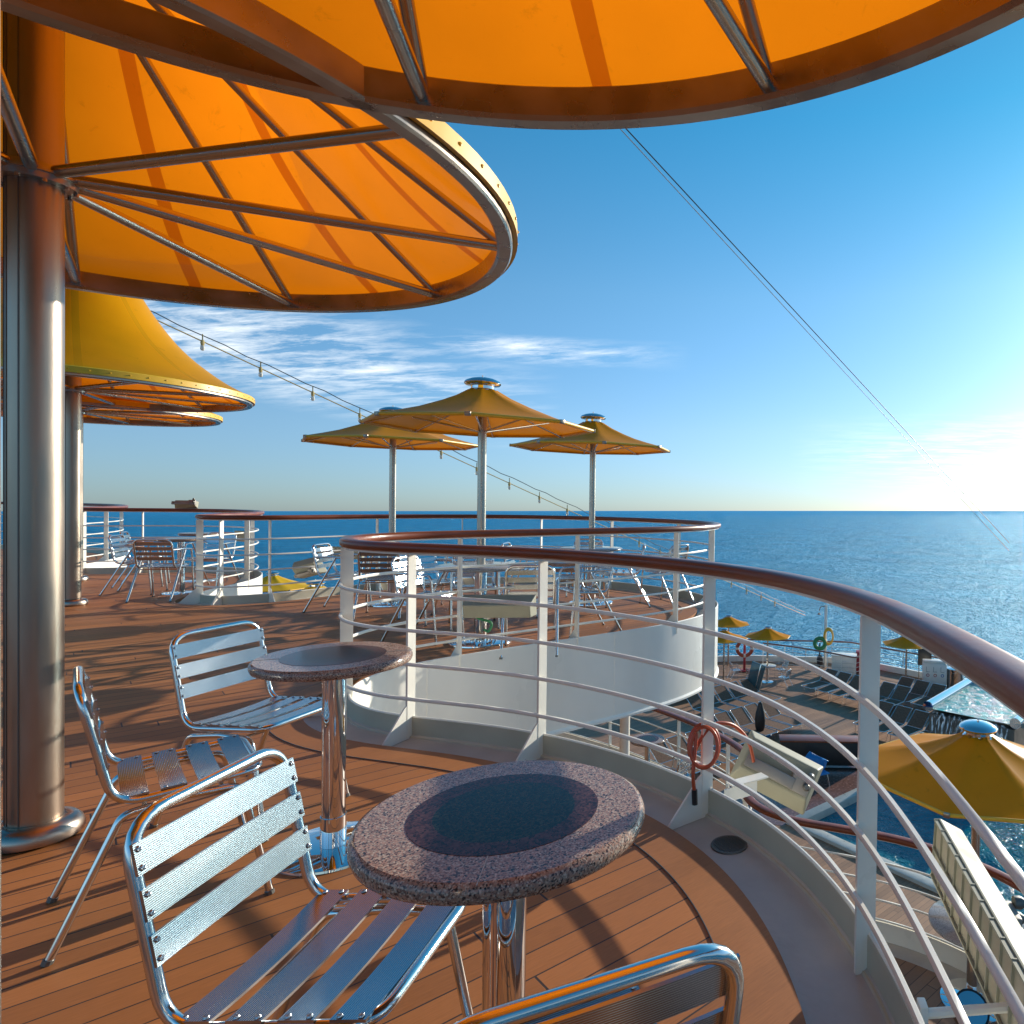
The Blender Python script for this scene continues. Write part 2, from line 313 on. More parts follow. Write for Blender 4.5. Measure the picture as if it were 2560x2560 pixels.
# ------------------------------------------------------------------ mesh builder
class MB:
    def __init__(s): s.v = []; s.f = []; s.uv = {}
    def add(s, vs, fs, uvs=None):
        o = len(s.v); s.v += [tuple(p) for p in vs]
        for i, fc in enumerate(fs):
            if uvs: s.uv[len(s.f)] = uvs[i]
            s.f.append(tuple(o + k for k in fc))
    def box(s, c, size, rot=None, taper=1.0, bev=0.0):
        x, y, z = (d / 2 for d in size); R = rot or Matrix.Identity(3); c = Vector(c)
        if bev <= 0:
            P = [(-x, -y, -z), (x, -y, -z), (x, y, -z), (-x, y, -z), (-x * taper, -y * taper, z), (x * taper, -y * taper, z), (x * taper, y * taper, z), (-x * taper, y * taper, z)]
            s.add([c + R @ Vector(p) for p in P], [(3, 2, 1, 0), (4, 5, 6, 7), (0, 1, 5, 4), (1, 2, 6, 5), (2, 3, 7, 6), (3, 0, 4, 7)])
        else:
            bm = bmesh.new(); bmesh.ops.create_cube(bm, size=1)
            for v in bm.verts: v.co = Vector((v.co.x * 2 * x, v.co.y * 2 * y, v.co.z * 2 * z))
            bmesh.ops.bevel(bm, geom=list(bm.edges), offset=bev, segments=2, affect='EDGES', profile=0.5)
            bm.verts.index_update()
            s.add([c + R @ v.co for v in bm.verts], [[v.index for v in f.verts] for f in bm.faces]); bm.free()
    def tube(s, pts, r, n=8, closed=False, cap=True, rfun=None):
        pts = [Vector(p) for p in pts]; K = len(pts); rings = []; prevn = None
        for i, p in enumerate(pts):
            if closed: d = (pts[(i + 1) % K] - pts[i - 1])
            else: d = pts[min(i + 1, K - 1)] - pts[max(i - 1, 0)]
            if d.length < 1e-9: d = Vector((0, 0, 1))
            d.normalize()
            if prevn is None:
                a = Vector((0, 0, 1)) if abs(d.z) < 0.9 else Vector((1, 0, 0)); nn_ = d.cross(a).normalized()
            else:
                nn_ = prevn - d * prevn.dot(d); nn_.normalize()
            prevn = nn_; bb = d.cross(nn_); rr = rfun(i) if rfun else r
            rings.append([p + (nn_ * cos(2 * pi * j / n) + bb * sin(2 * pi * j / n)) * rr for j in range(n)])
        vs = [q for rg in rings for q in rg]; fs = []
        for i in range(K if closed else K - 1):
            a = i * n; b = ((i + 1) % K) * n
            sh = 0
            if closed and i == K - 1:     # best matching shift on the closing ring
                best = min(range(n), key=lambda q: sum((vs[a + j] - vs[b + (j + q) % n]).length for j in range(n))); sh = best
            for j in range(n): fs.append((a + j, a + (j + 1) % n, b + (j + 1 + sh) % n, b + (j + sh) % n))
        if not closed and cap: fs += [tuple(range(n))[::-1], tuple((K - 1) * n + j for j in range(n))]
        s.add(vs, fs)
    def lathe(s, prof, n=32, c=(0, 0, 0), rot=None, cap=False):
        R = rot or Matrix.Identity(3); c = Vector(c); vs = []; fs = []; m = len(prof)
        for i in range(n):
            a = 2 * pi * i / n
            for (r, z) in prof: vs.append(c + R @ Vector((r * cos(a), r * sin(a), z)))
        for i in range(n):
            for j in range(m - 1):
                a = i * m + j; b = ((i + 1) % n) * m + j; fs.append((a, b, b + 1, a + 1))
        if cap:
            fs.append(tuple(i * m for i in range(n))[::-1]); fs.append(tuple(i * m + m - 1 for i in range(n)))
        s.add(vs, fs)
    def prism(s, poly, z0, z1):
        n = len(poly); vs = [(x, y, z0) for x, y in poly] + [(x, y, z1) for x, y in poly]
        fs = [tuple(range(n))[::-1], tuple(range(n, 2 * n))] + [(i, (i + 1) % n, n + (i + 1) % n, n + i) for i in range(n)]
        s.add(vs, fs)
    def sweep(s, path, prof, closed=False):
        """path: list of (x,y); prof: closed list of (offset to the left, z)"""
        K = len(path); m = len(prof); vs = []
        for i in range(K):
            nx, ny = normal(path, i)
            for (o, z) in prof: vs.append((path[i][0] + nx * o, path[i][1] + ny * o, z))
        fs = []
        for i in range(K - 1):
            for j in range(m): a = i * m; b = (i + 1) * m; fs.append((a + j, a + (j + 1) % m, b + (j + 1) % m, b + j))
        fs += [tuple(range(m))[::-1], tuple((K - 1) * m + j for j in range(m))]
        s.add(vs, fs)
    def build(s, name, m, parent=None, smooth=True, loc=None, ang=35):
        me = bpy.data.meshes.new(name); me.from_pydata(s.v, [], s.f)
        bm = bmesh.new(); bm.from_mesh(me); bmesh.ops.recalc_face_normals(bm, faces=bm.faces)
        bm.to_mesh(me); bm.free()
        if s.uv:
            ul = me.uv_layers.new(name='UVMap')
            for pi_, poly in enumerate(me.polygons):
                if pi_ in s.uv:
                    d = {}
                    orig = s.f[pi_]
                    for k, vi in enumerate(orig): d[vi] = s.uv[pi_][k]
                    for li in poly.loop_indices: ul.data[li].uv = d[me.loops[li].vertex_index]
        me.materials.append(m)
        if smooth:
            me.shade_smooth(); me.set_sharp_from_angle(angle=radians(ang))
        o = bpy.data.objects.new(name, me); COL.objects.link(o)
        if parent: o.parent = parent
        if loc: o.location = loc
        return o

def normal(path, i):
    a = path[max(i - 1, 0)]; b = path[min(i + 1, len(path) - 1)]
    dx, dy = b[0] - a[0], b[1] - a[1]; l = hypot(dx, dy) or 1
    return (-dy / l, dx / l)
def offset(path, o):
    return [(path[i][0] + normal(path, i)[0] * o, path[i][1] + normal(path, i)[1] * o) for i in range(len(path))]
def catmull(P, k=10):
    out = []
    n = len(P)
    for i in range(n - 1):
        p0 = P[max(i - 1, 0)]; p1 = P[i]; p2 = P[i + 1]; p3 = P[min(i + 2, n - 1)]
        for j in range(k):
            t = j / k; out.append(tuple(0.5 * ((2 * p1[d]) + (-p0[d] + p2[d]) * t + (2 * p0[d] - 5 * p1[d] + 4 * p2[d] - p3[d]) * t * t + (-p0[d] + 3 * p1[d] - 3 * p2[d] + p3[d]) * t ** 3) for d in range(len(p1))))
    out.append(tuple(P[-1])); return out
def resample(path, step):
    out = [path[0]]; acc = 0
    for a, b in zip(path, path[1:]):
        l = sqrt(sum((q - p) ** 2 for p, q in zip(a, b)))
        while acc + l >= step:
            t = (step - acc) / l; a = tuple(p + (q - p) * t for p, q in zip(a, b)); out.append(a); l = sqrt(sum((q - p) ** 2 for p, q in zip(a, b))); acc = 0
            if l < 1e-9: break
        acc += l
    return out
def smooth_path(path, it):
    for _ in range(it):
        path = [path[0]] + [tuple((path[i - 1][d] + 2 * path[i][d] + path[i + 1][d]) / 4 for d in range(len(path[0]))) for i in range(1, len(path) - 1)] + [path[-1]]
    return path
def fillet(P, r, seg=5, closed=False):
    P = [Vector(p) for p in P]; n = len(P); out = []
    for i in range(n):
        if not closed and i in (0, n - 1): out.append(P[i]); continue
        a = P[i - 1]; b = P[i]; c = P[(i + 1) % n]
        u = (a - b); v = (c - b); lu, lv = u.length, v.length; u.normalize(); v.normalize()
        rr = r[i] if isinstance(r, (list, tuple)) else r
        ang = u.angle(v); d = min(rr / math.tan(ang / 2), lu * 0.48, lv * 0.48) if ang < 3.1 else 0
        if d < 1e-4: out.append(b); continue
        s0 = b + u * d; s1 = b + v * d
        for k in range(seg + 1):
            t = k / seg; out.append(s0 * (1 - t) ** 2 + b * 2 * t * (1 - t) + s1 * t * t)
    return out

def tag(o, label=None, cat=None, group=None, kind=None):
    if label: o['label'] = label
    if cat: o['category'] = cat
    if group: o['group'] = group
    if kind: o['kind'] = kind
    return o
def empty(name, loc=(0, 0, 0), rz=0):
    o = bpy.data.objects.new(name, None); o.empty_display_size = 0.1; COL.objects.link(o); o.location = loc; o.rotation_euler = (0, 0, rz); return o
def copy_tree(o, parent=None):
    c = o.copy(); COL.objects.link(c)
    if parent: c.parent = parent
    for ch in list(o.children): copy_tree(ch, c)
    return c
def place(o, loc, rz, label=None):
    o.location = loc; o.rotation_euler = (0, 0, rz)
    if label: o['label'] = label
    return o
def az(a): return -radians(a)     # heading measured from +Y towards +X -> rotation about z

# ------------------------------------------------------------------ sea
mb = MB()
R_ = 30000
mb.add([(-R_, -R_, 0), (R_, -R_, 0), (R_, R_, 0), (-R_, R_, 0)], [(0, 1, 2, 3)])
sea = mb.build('sea', M['sea'], smooth=False); tag(sea, kind='structure')
n_ = (cu - 0.0023 * f0).normalized()
sea.rotation_euler = n_.to_track_quat('Z', 'Y').to_euler(); sea.location = (0, 0, -24)

# ------------------------------------------------------------------ upper deck outline (curb line, deck lies on the left when walking it)
EDGE = [(0.10, -3.2), (0.34, -1.6), (0.45, -0.2), (0.475, 0.7), (0.472, 1.2), (0.45, 1.65), (0.395, 2.08), (0.27, 2.48), (0.09, 2.82), (-0.15, 3.12), (-0.48, 3.42), (-0.82, 3.65), (-1.15, 3.83),
        (-1.58, 3.98), (-2.02, 4.08), (-2.36, 4.20), (-2.62, 4.44), (-2.76, 4.78), (-2.76, 5.12), (-2.62, 5.44), (-2.36, 5.74), (-2.0, 6.12), (-1.62, 6.50), (-1.16, 6.96), (-0.77, 7.42), (-0.50, 7.95),
        (-0.37, 8.55), (-0.42, 9.15), (-0.72, 9.78), (-1.25, 10.38), (-1.95, 10.90), (-2.75, 11.28), (-3.6, 11.45), (-4.4, 11.28), (-5.1, 10.85), (-5.65, 10.25), (-6.02, 9.60),
        (-6.28, 9.08), (-6.62, 8.78), (-6.98, 8.78), (-7.25, 9.05), (-7.38, 9.5), (-7.50, 10.2), (-7.80, 11.0), (-8.4, 11.8), (-9.2, 12.25), (-10.1, 12.3), (-10.8, 12.0), (-11.2, 11.75), (-11.6, 11.8),
        (-11.95, 12.3), (-12.3, 13.2), (-13.2, 14.6), (-15, 16.0), (-18, 16.6), (-24, 15.6)]
edge = resample(catmull(EDGE, 14), 0.07)
edge = smooth_path(edge, 24)
def fan(path, far, z, m, name, parent=None, **kw):
    poly = list(path) + far
    tri = tessellate_polygon([[Vector((x, y, 0)) for x, y in poly]])
    mb = MB(); mb.add([(x, y, z) for x, y in poly], [tuple(t) for t in tri])
    # upward normals
    me = bpy.data.meshes.new(name); 
    fs = []
    for t in tri:
        a, b, c = (poly[i] for i in t)
        s_ = (b[0] - a[0]) * (c[1] - a[1]) - (b[1] - a[1]) * (c[0] - a[0])
        fs.append(tuple(t) if s_ > 0 else tuple(reversed(t)))
    me.from_pydata([(x, y, z) for x, y in poly], [], fs); me.materials.append(m)
    o = bpy.data.objects.new(name, me); COL.objects.link(o); return o
FAR = [(-24, -5), (0.0, -5)]
FARP = [(-26, 12), (-26, -5), (0.0, -5)]
deck = fan(offset(edge, 0.245 + 0.185), FARP, 0.0, M['teak'], 'teak_deck'); tag(deck, kind='structure')
mb = MB()
inn = offset(edge, 0.225 + 0.189); out_ = offset(edge, 0.225); 
mb.sweep(edge, [(0.245, -0.05), (0.245, 0.003), (0.4335, 0.003), (0.4335, -0.05)])
o = mb.build('teak_border', M['teak_edge'], ang=30); tag(o, kind='structure')
mb = MB(); mb.sweep(edge, [(0.4325, -0.01), (0.4325, 0.0045), (0.4355, 0.0045), (0.4355, -0.01)])
o = mb.build('deck_caulking', M['grate']); tag(o, kind='structure')
mb = MB(); mb.sweep(edge, [(-0.008, -0.10), (-0.008, -0.018), (0.008, -0.034), (0.03, -0.04), (0.244, -0.04), (0.244, -0.10)])
o = mb.build('gutter', M['gutter']); tag(o, kind='structure')
mb = MB(); mb.sweep(edge, [(-0.009, -0.78), (-0.009, 0.084), (-0.014, 0.090), (-0.020, 0.090), (-0.025, 0.084), (-0.025, -0.74), (-0.045, -0.76), (-0.045, -0.78)])
o = mb.build('deck_edge_plate', M['plate'])
mb = MB(); mb.sweep(edge, [(-0.0088, -0.05), (-0.0088, 0.082), (-0.0060, 0.082), (-0.0060, -0.05)]); mb.build('curb_face', M['curb'], o)  # thin sheet toned as the shaded inner side of the white curb
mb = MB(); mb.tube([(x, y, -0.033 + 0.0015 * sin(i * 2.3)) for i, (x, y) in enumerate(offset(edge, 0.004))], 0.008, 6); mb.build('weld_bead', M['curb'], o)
for i_ in range(20, len(edge) - 20, 26):      # butt welds between the fascia plates
    x, y = edge[i_]; nx, ny = normal(edge, i_); mb = MB(); mb.box((x - nx * 0.0255, y - ny * 0.0255, -0.33), (0.004, 0.012, 0.82), Matrix(((nx, -ny, 0), (ny, nx, 0), (0, 0, 1)))); mb.build('butt_weld', M['plate'], o)
tag(o, 'low white steel curb and fascia plate that rims the scalloped upper deck', 'deck edge')
# underside of the upper deck
soff = fan(offset(edge, 0.0), FARP, -0.775, M['white'], 'deck_underside'); tag(soff, kind='structure')

# ------------------------------------------------------------------ railings
def rail_profile(w, h, n=14, e=0.62):
    P = []
    for i in range(n):
        a = 2 * pi * i / n; c, s_ = cos(a), sin(a)
        P.append((w * abs(c) ** e * (1 if c > 0 else -1), h * abs(s_) ** e * (1 if s_ > 0 else -1)))
    return P
def nearest(path, p): return min(range(len(path)), key=lambda i: hypot(path[i][0] - p[0], path[i][1] - p[1]))
def railing(path, z0, posts, label, gusset=True, bars=(0.205, 0.41, 0.61, 0.815), tubr=0.0115, postw=0.062, wood=(0.047, 0.030), top=1.095, group=None, curb=0.19, r=6):
    root = empty('deck_railing', (path[0][0], path[0][1], z0)); ox, oy = path[0]
    loc = [(x - ox, y - oy) for x, y in path]
    mb = MB(); prof = [(o_ + 0.0, top + z_) for o_, z_ in rail_profile(*wood)]
    mb.sweep(loc, prof); mb.build('handrail', M['wood'], root, ang=50)
    mb = MB(); mb.sweep(loc, [(-0.02, top - wood[1] - 0.010), (-0.02, top - wood[1] + 0.003), (0.02, top - wood[1] + 0.003), (0.02, top - wood[1] - 0.010)])
    mb.build('handrail_plate', M['white'], root)
    for b in bars:
        mb = MB(); q = offset(loc, 0.036) if gusset else loc
        mb.tube([(x, y, b) for x, y in q], tubr, r); mb.build('rail_bar', M['white'], root, ang=60)
    for p in posts:
        w = postw
        if len(p) > 2: w = p[2]
        i = nearest(path, p); x, y = loc[i]; nx, ny = normal(path, i)
        Rm = Matrix(((nx, -ny, 0), (ny, nx, 0), (0, 0, 1)))
        mb = MB(); h0 = -0.038; h1 = top - wood[1] - 0.008
        mb.box((x + nx * 0.0, y + ny * 0.0, (h0 + h1) / 2), (w, 0.014, h1 - h0), Rm)
        po = mb.build('post', M['white'], root, smooth=False)
        if gusset and len(p) < 4:
            mb = MB(); t = 0.005
            pr = [(-0.010, -0.038), (0.215, -0.038), (0.215, -0.02), (0.05, 0.15), (0.025, 0.165), (-0.010, 0.165)]
            vs = []
            for sgn in (-1, 1):
                for (o_, z_) in pr: vs.append((x + nx * o_ - ny * t * sgn - nx * 0, y + ny * o_ + nx * t * sgn, z_))
            n = len(pr); fs = [tuple(range(n)), tuple(range(n, 2 * n))[::-1]] + [(i_, (i_ + 1) % n, n + (i_ + 1) % n, n + i_) for i_ in range(n)]
            mb.add(vs, fs); mb.build('gusset', M['white'], po, smooth=False)
    tag(root, label, 'railing', group)
    return root
posts_up = [(0.40, -0.9), (0.475, 0.42), (0.40, 2.07, 0.062, 0), (-0.15, 3.12), (-1.14, 3.83), (-1.99, 4.08), (-2.655, 4.50, 0.075), (-2.40, 5.70), (-1.63, 6.50), (-0.77, 7.42), (-0.40, 8.3), (-0.46, 9.3),
            (-1.0, 10.1), (-2.15, 11.0), (-3.4, 11.45), (-4.65, 11.2), (-5.6, 10.35), (-6.28, 9.1), (-6.75, 8.75, 0.075), (-7.15, 8.9, 0.075), (-7.55, 10.4), (-8.6, 11.95), (-10.6, 12.1), (-11.4, 11.7), (-11.7, 11.9), (-12.3, 13.2), (-14, 15.3), (-17, 16.5)]
railing(edge, 0.0, posts_up, 'white railing with a brown varnished wooden handrail winding round the upper deck')

# ------------------------------------------------------------------ drain grate
g = empty('drain_grate', (-0.055, 2.86, -0.04))
mb = MB(); mb.lathe([(0.066, 0.0), (0.066, 0.006), (0.076, 0.006), (0.078, 0.001)], 32); mb.build('rim', M['grate'], g)
mb = MB()
mb.lathe([(0.0, 0.001), (0.066, 0.001)], 24)
mb.build('recess', M['black'], g)
mb = MB()
for k in range(-6, 7):
    d = k * 0.0102; h = sqrt(max(0, 0.066 ** 2 - d * d))
    mb.box((d, 0, 0.0038), (0.004, 2 * h, 0.003)); mb.box((0, d, 0.0046), (2 * h, 0.004, 0.003))
mb.build('grid', M['grate'], g)
g.rotation_euler = (0, 0, 0.5); tag(g, 'round metal drain grate in the gutter by the railing post', 'drain')

# ------------------------------------------------------------------ canopies on pillars
RZ = 2.60
def make_canopy():
    root = empty('shade_canopy', (0, 0, 0))
    mb = MB(); r = 0.085
    n = 64; prof = []
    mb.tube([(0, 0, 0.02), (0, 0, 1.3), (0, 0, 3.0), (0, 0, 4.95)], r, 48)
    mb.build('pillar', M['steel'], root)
    mb = MB(); mb.lathe([(0.084, 0.075), (0.095, 0.078), (0.125, 0.072), (0.142, 0.055), (0.150, 0.03), (0.148, 0.008), (0.14, 0.0)], 48)
    mb.build('base_flange', M['steel2'], root)
    mb = MB()
    for a in (200, 214, 228, 262):
        q = radians(a); mb.box((cos(q) * 0.0855, sin(q) * 0.0855, 2.48), (0.0035, 0.004, 4.8), Matrix.Rotation(q, 3, 'Z'))
    mb.build('seam_strip', M['grate'], root)
    hz = RZ + 0.045
    mb = MB(); mb.lathe([(0.086, -0.03), (0.125, -0.03), (0.128, -0.004), (0.128, 0.004), (0.125, 0.03), (0.086, 0.03)], 40, (0, 0, hz)); mb.lathe([(0.126, -0.005), (0.14, -0.005), (0.14, 0.005), (0.126, 0.005)], 40, (0, 0, hz))
    for k in range(10):
        a = 2 * pi * (k + 0.5) / 10; mb.tube([(cos(a) * 0.118, sin(a) * 0.118, hz - 0.042), (cos(a) * 0.118, sin(a) * 0.118, hz - 0.028)], 0.009, 8)
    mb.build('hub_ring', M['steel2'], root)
    mb = MB(); mb.lathe([(0.086, 3.72), (0.12, 3.72), (0.12, 3.78), (0.086, 3.78)], 32); mb.build('top_collar', M['steel2'], root)
    # ring beam: channel section
    mb = MB(); mb.lathe([(1.735, RZ + 0.105), (1.73, RZ + 0.10), (1.73, RZ + 0.012), (1.742, RZ), (1.792, RZ), (1.80, RZ + 0.01), (1.80, RZ + 0.10), (1.795, RZ + 0.105), (1.735, RZ + 0.105)], 128)
    mb.build('ring_beam', M['steel2'], root)
    for k in range(10):
        a = 2 * pi * k / 10; c, s_ = cos(a), sin(a)
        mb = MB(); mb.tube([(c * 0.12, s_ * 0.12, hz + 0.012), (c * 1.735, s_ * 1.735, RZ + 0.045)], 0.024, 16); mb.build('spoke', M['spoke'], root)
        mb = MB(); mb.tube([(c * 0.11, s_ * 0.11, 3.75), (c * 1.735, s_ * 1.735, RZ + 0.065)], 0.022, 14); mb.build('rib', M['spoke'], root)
    prof = catmull([(1.812, RZ + 0.10), (1.5, RZ + 0.275), (1.15, RZ + 0.56), (0.9, RZ + 0.86), (0.65, RZ + 1.28), (0.4, RZ + 1.85), (0.13, RZ + 2.45)], 6)
    mb = MB(); mb.lathe(prof, 120); mb.build('canopy_cloth', M['canopy'], root, ang=60)
    mb = MB(); mb.lathe([(1.801, RZ + 0.105), (1.803, RZ + 0.035), (1.824, RZ + 0.034), (1.822, RZ + 0.10), (1.812, RZ + 0.108)], 120)
    for k in range(70):
        a = 2 * pi * k / 70; mb.lathe([(0.0, 0.008), (0.006, 0.006), (0.009, 0.0)], 6, (cos(a) * 1.822, sin(a) * 1.822, RZ + 0.07), Matrix.Rotation(a, 3, 'Z') @ Matrix.Rotation(pi / 2, 3, 'Y'))
    mb.build('rim_band', M['rimband'], root)
    return root
M['rimband'] = mat('yellow_rim_cloth', (0.75, 0.42, 0.01), 0.4)
can = make_canopy()
GC = 'round yellow canopies on steel pillars'
tag(can, 'big orange-lit canopy on the steel pillar at the left of the chairs', 'canopy', GC)
place(can, (-2.857, 2.757, 0), radians(22.5))
c2 = copy_tree(can); place(c2, (-0.628, 0.463, 0.0), radians(67.4 - 36), 'big round canopy overhead at the top of the picture, steel rim against the sky')
def trim(root, other):
    # the two neighbouring cloths are cut and joined along the line where they meet
    bpy.context.view_layer.update()
    a = Vector(root.location); b = Vector(other.location); mid = (a + b) / 2; nrm = (b - a).normalized()
    for ch in root.children:
        if ch.name.split('.')[0] in ('canopy_cloth', 'rim_band', 'ring_beam_x'):
            ch.data = ch.data.copy(); inv = (Matrix.Rotation(-root.rotation_euler.z, 4, 'Z') @ Matrix.Translation(-a))
            bm = bmesh.new(); bm.from_mesh(ch.data)
            pn = Matrix.Rotation(-root.rotation_euler.z, 3, 'Z') @ nrm
            bmesh.ops.bisect_plane(bm, geom=bm.verts[:] + bm.edges[:] + bm.faces[:], plane_co=inv @ mid, plane_no=pn, clear_outer=True)
            bm.to_mesh(ch.data); bm.free()
c3 = copy_tree(can); place(c3, (-8.30, 8.45, 0), radians(10), 'yellow cone canopy behind the big steel pillar, the nearer of two far ones')
c4 = copy_tree(can); place(c4, (-10.5, 10.75, 0), radians(3), 'yellow canopy farthest back, its rim showing just below the nearer cone')
trim(can, c2); trim(c2, can)

# ------------------------------------------------------------------ granite tables near the camera
def make_granite_table(R=0.279, h=0.767):
    root = empty('granite_table')
    mb = MB(); t = 0.038
    mb.lathe([(0.0, h - t), (R - 0.012, h - t), (R - 0.004, h - t + 0.004), (R, h - t + 0.014), (R, h - 0.014), (R - 0.004, h - 0.004), (R - 0.012, h)], 96)
    mb.lathe([(R - 0.012, h), (0.0, h)], 96)
    top = mb.build('table_top', M['granite'], root, ang=50)
    mb = MB(); mb.lathe([(0.183, h - 0.002), (0.183, h + 0.0008), (0.136, h + 0.0008)], 96); mb.build('inlay_ring', M['granite_red'], top)
    mb = MB(); mb.lathe([(0.136, h + 0.0008), (0.0, h + 0.0008)], 96); mb.build('inlay', M['granite_dark'], top)
    mb = MB(); mb.box((0.231, 0.0, h + 0.0004), (0.094, 0.0016, 0.001)); mb.box((-0.231, 0.0, h + 0.0004), (0.094, 0.0016, 0.001)); mb.build('joint_line', M['coaming'], top)
    mb = MB(); mb.tube([(0, 0, 0.01), (0, 0, h - t)], 0.042, 40); mb.build('pedestal', M['mirror'], root)
    mb = MB(); mb.lathe([(0.0, 0.014), (0.19, 0.012), (0.21, 0.008), (0.212, 0.0)], 64); mb.lathe([(0.043, 0.014), (0.043, 0.13), (0.046, 0.13), (0.046, 0.014)], 40); mb.build('base_plate', M['mirror'], root)
    return root
gt = make_granite_table(); tag(gt, 'round pink granite table with dark inlay nearest the camera', 'table', 'granite pedestal tables')
place(gt, (-0.481, 1.387, 0), radians(100))
gt2 = copy_tree(gt); place(gt2, (-1.628, 2.718, 0), radians(25), 'round granite table mirroring the sky, standing by the first bend of the railing')

# ------------------------------------------------------------------ chairs
def slat(mb, a, b, wdir, w, thick, wrap=True, sag=0.0, nseg=10, updir=None):
    """ribbed slat from a to b, width along wdir"""
    a, b, wd = Vector(a), Vector(b), Vector(wdir).normalized(); d = (b - a).normalized(); nrm = d.cross(wd).normalized()
    if updir is not None and nrm.dot(Vector(updir)) < 0: nrm = -nrm
    P = []
    for i in range(nseg + 1):
        t = i / nseg; e = abs(2 * t - 1); drop = -sag * (1 - e * e)
        end = 0.0
        P.append(a + (b - a) * t + nrm * (drop + end))
    vs, fs, uvs = [], [], []
    for i, p in enumerate(P):
        vs += [p + wd * w / 2 + nrm * thick / 2, p - wd * w / 2 + nrm * thick / 2, p - wd * w / 2 - nrm * thick / 2, p + wd * w / 2 - nrm * thick / 2]
    for i in range(nseg):
        A = 4 * i; B = 4 * (i + 1)
        fs += [(A, A + 1, B + 1, B), (A + 2, A + 3, B + 3, B + 2), (A + 1, A + 2, B + 2, B + 1), (A + 3, A, B, B + 3)]
        uvs += [[(0, 0), (0, 1), (1, 1), (1, 0)], [(0, 1), (0, 0), (1, 0), (1, 1)], [(0, 0)] * 4, [(0, 0)] * 4]
    fs += [(0, 3, 2, 1), (4 * nseg, 4 * nseg + 1, 4 * nseg + 2, 4 * nseg + 3)]; uvs += [[(0, 0)] * 4] * 2
    mb.add(vs, fs, uvs)
    for end in (a, b):
        for k in (-1, 1):
            c = end + (b - a) * (0.022 if end is a or (end - a).length < 1e-6 else -0.022) + wd * w * 0.3 * k + nrm * thick / 2
            r3 = Matrix((wd, d, nrm)).transposed()
            mb.lathe([(0.006, 0.0), (0.0045, 0.003), (0.0, 0.004)], 8, c, r3)
def make_chair(arms=False, nback=3):
    root = empty('armchair' if arms else 'bistro_chair')
    mb = MB(); w = 0.205; tr = 0.0125
    loop = [(-w, 0.205, 0.445), (-w, -0.175, 0.425), (-w, -0.255, 0.800), (w, -0.255, 0.800), (w, -0.175, 0.425), (w, 0.205, 0.445)]
    P = fillet(loop, [0.07, 0.09, 0.085, 0.085, 0.09, 0.07], 7, True)
    mb.tube(P, tr, 12, closed=True); mb.build('frame', M['chrome'], root, ang=60)
    zs = {3: (0.573, 0.655, 0.737), 4: (0.545, 0.61, 0.675, 0.74)}[nback]; bw = 0.058 if nback == 3 else 0.045
    for z in zs:
        y = -0.175 - 0.08 * (z - 0.425) / 0.375 + 0.013
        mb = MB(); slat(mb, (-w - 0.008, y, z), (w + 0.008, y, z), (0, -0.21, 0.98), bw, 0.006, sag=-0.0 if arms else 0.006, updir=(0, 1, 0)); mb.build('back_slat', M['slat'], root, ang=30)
    for k, y in enumerate((-0.125, -0.030, 0.065, 0.160)):
        z = 0.4285 + 0.0155 * (y + 0.175) / 0.38 + 0.014
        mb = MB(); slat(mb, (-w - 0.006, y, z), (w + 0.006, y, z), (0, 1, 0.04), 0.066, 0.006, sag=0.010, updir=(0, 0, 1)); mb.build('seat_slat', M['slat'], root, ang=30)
    for s_ in (-1, 1):
        x = s_ * (w + (0.026 if arms else 0.0)); xf = s_ * (w + (0.03 if arms else 0.012))
        zt = 0.403
        if arms:
            mb = MB(); P = fillet([(xf, 0.235, 0.0), (xf, 0.175, 0.655), (xf, -0.05, 0.665), (s_ * w, -0.225, 0.66)], [0, 0.07, 0.05, 0], 6)
            mb.tube(P, 0.0115, 10); mb.build('arm_leg', M['chrome'], root, ang=60)
            mb = MB(); P = fillet([(xf, -0.33, 0.0), (x, -0.10, 0.42), (x, 0.03, 0.655)], [0, 0.03, 0], 5)
            mb.tube(P, 0.0115, 10); mb.build('leg', M['chrome'], root, ang=60)
        else:
            mb = MB(); P = fillet([(xf, 0.23, 0.0), (x, 0.15, zt), (x, 0.0, zt + 0.005)], [0, 0.05, 0], 6)
            mb.tube(P, 0.0118, 10); mb.build('leg', M['chrome'], root, ang=60)
            mb = MB(); P = fillet([(xf, -0.32, 0.0), (x, -0.155, zt - 0.012), (x, 0.0, zt + 0.005)], [0, 0.05, 0], 6)
            mb.tube(P, 0.0118, 10); mb.build('leg', M['chrome'], root, ang=60)
        for yy in ((0.235 if arms else 0.23), (-0.33 if arms else -0.32)):
            mb = MB(); mb.tube([(xf, yy, 0.0), (xf, yy * 0.985, 0.014)], 0.0145, 10); mb.build('foot_cap', M['grate'], root)
    mb = MB()
    for y in (0.10, -0.10): mb.tube([(-w, y, 0.40), (w, y, 0.40)], 0.007, 8)
    mb.build('seat_brace', M['chrome'], root)
    return root
ch = make_chair()
GCH = 'slatted aluminium chairs'
tag(ch, 'slatted aluminium chair pulled up to the left side of the nearest granite table', 'chair', GCH)
place(ch, (-0.86, 1.435, 0), az(91))
for loc, a, lab in [((-1.97, 2.39), 46, 'aluminium chair turned edge-on between the steel pillar and the second granite table'),
                    ((-2.11, 3.01), 101, 'blue-gleaming aluminium chair behind the second granite table'),
                    ((-0.300, 1.062), -28, 'aluminium chair cut off by the bottom edge, seen from behind')]:
    c = copy_tree(ch); place(c, (*loc, 0), az(a), lab)

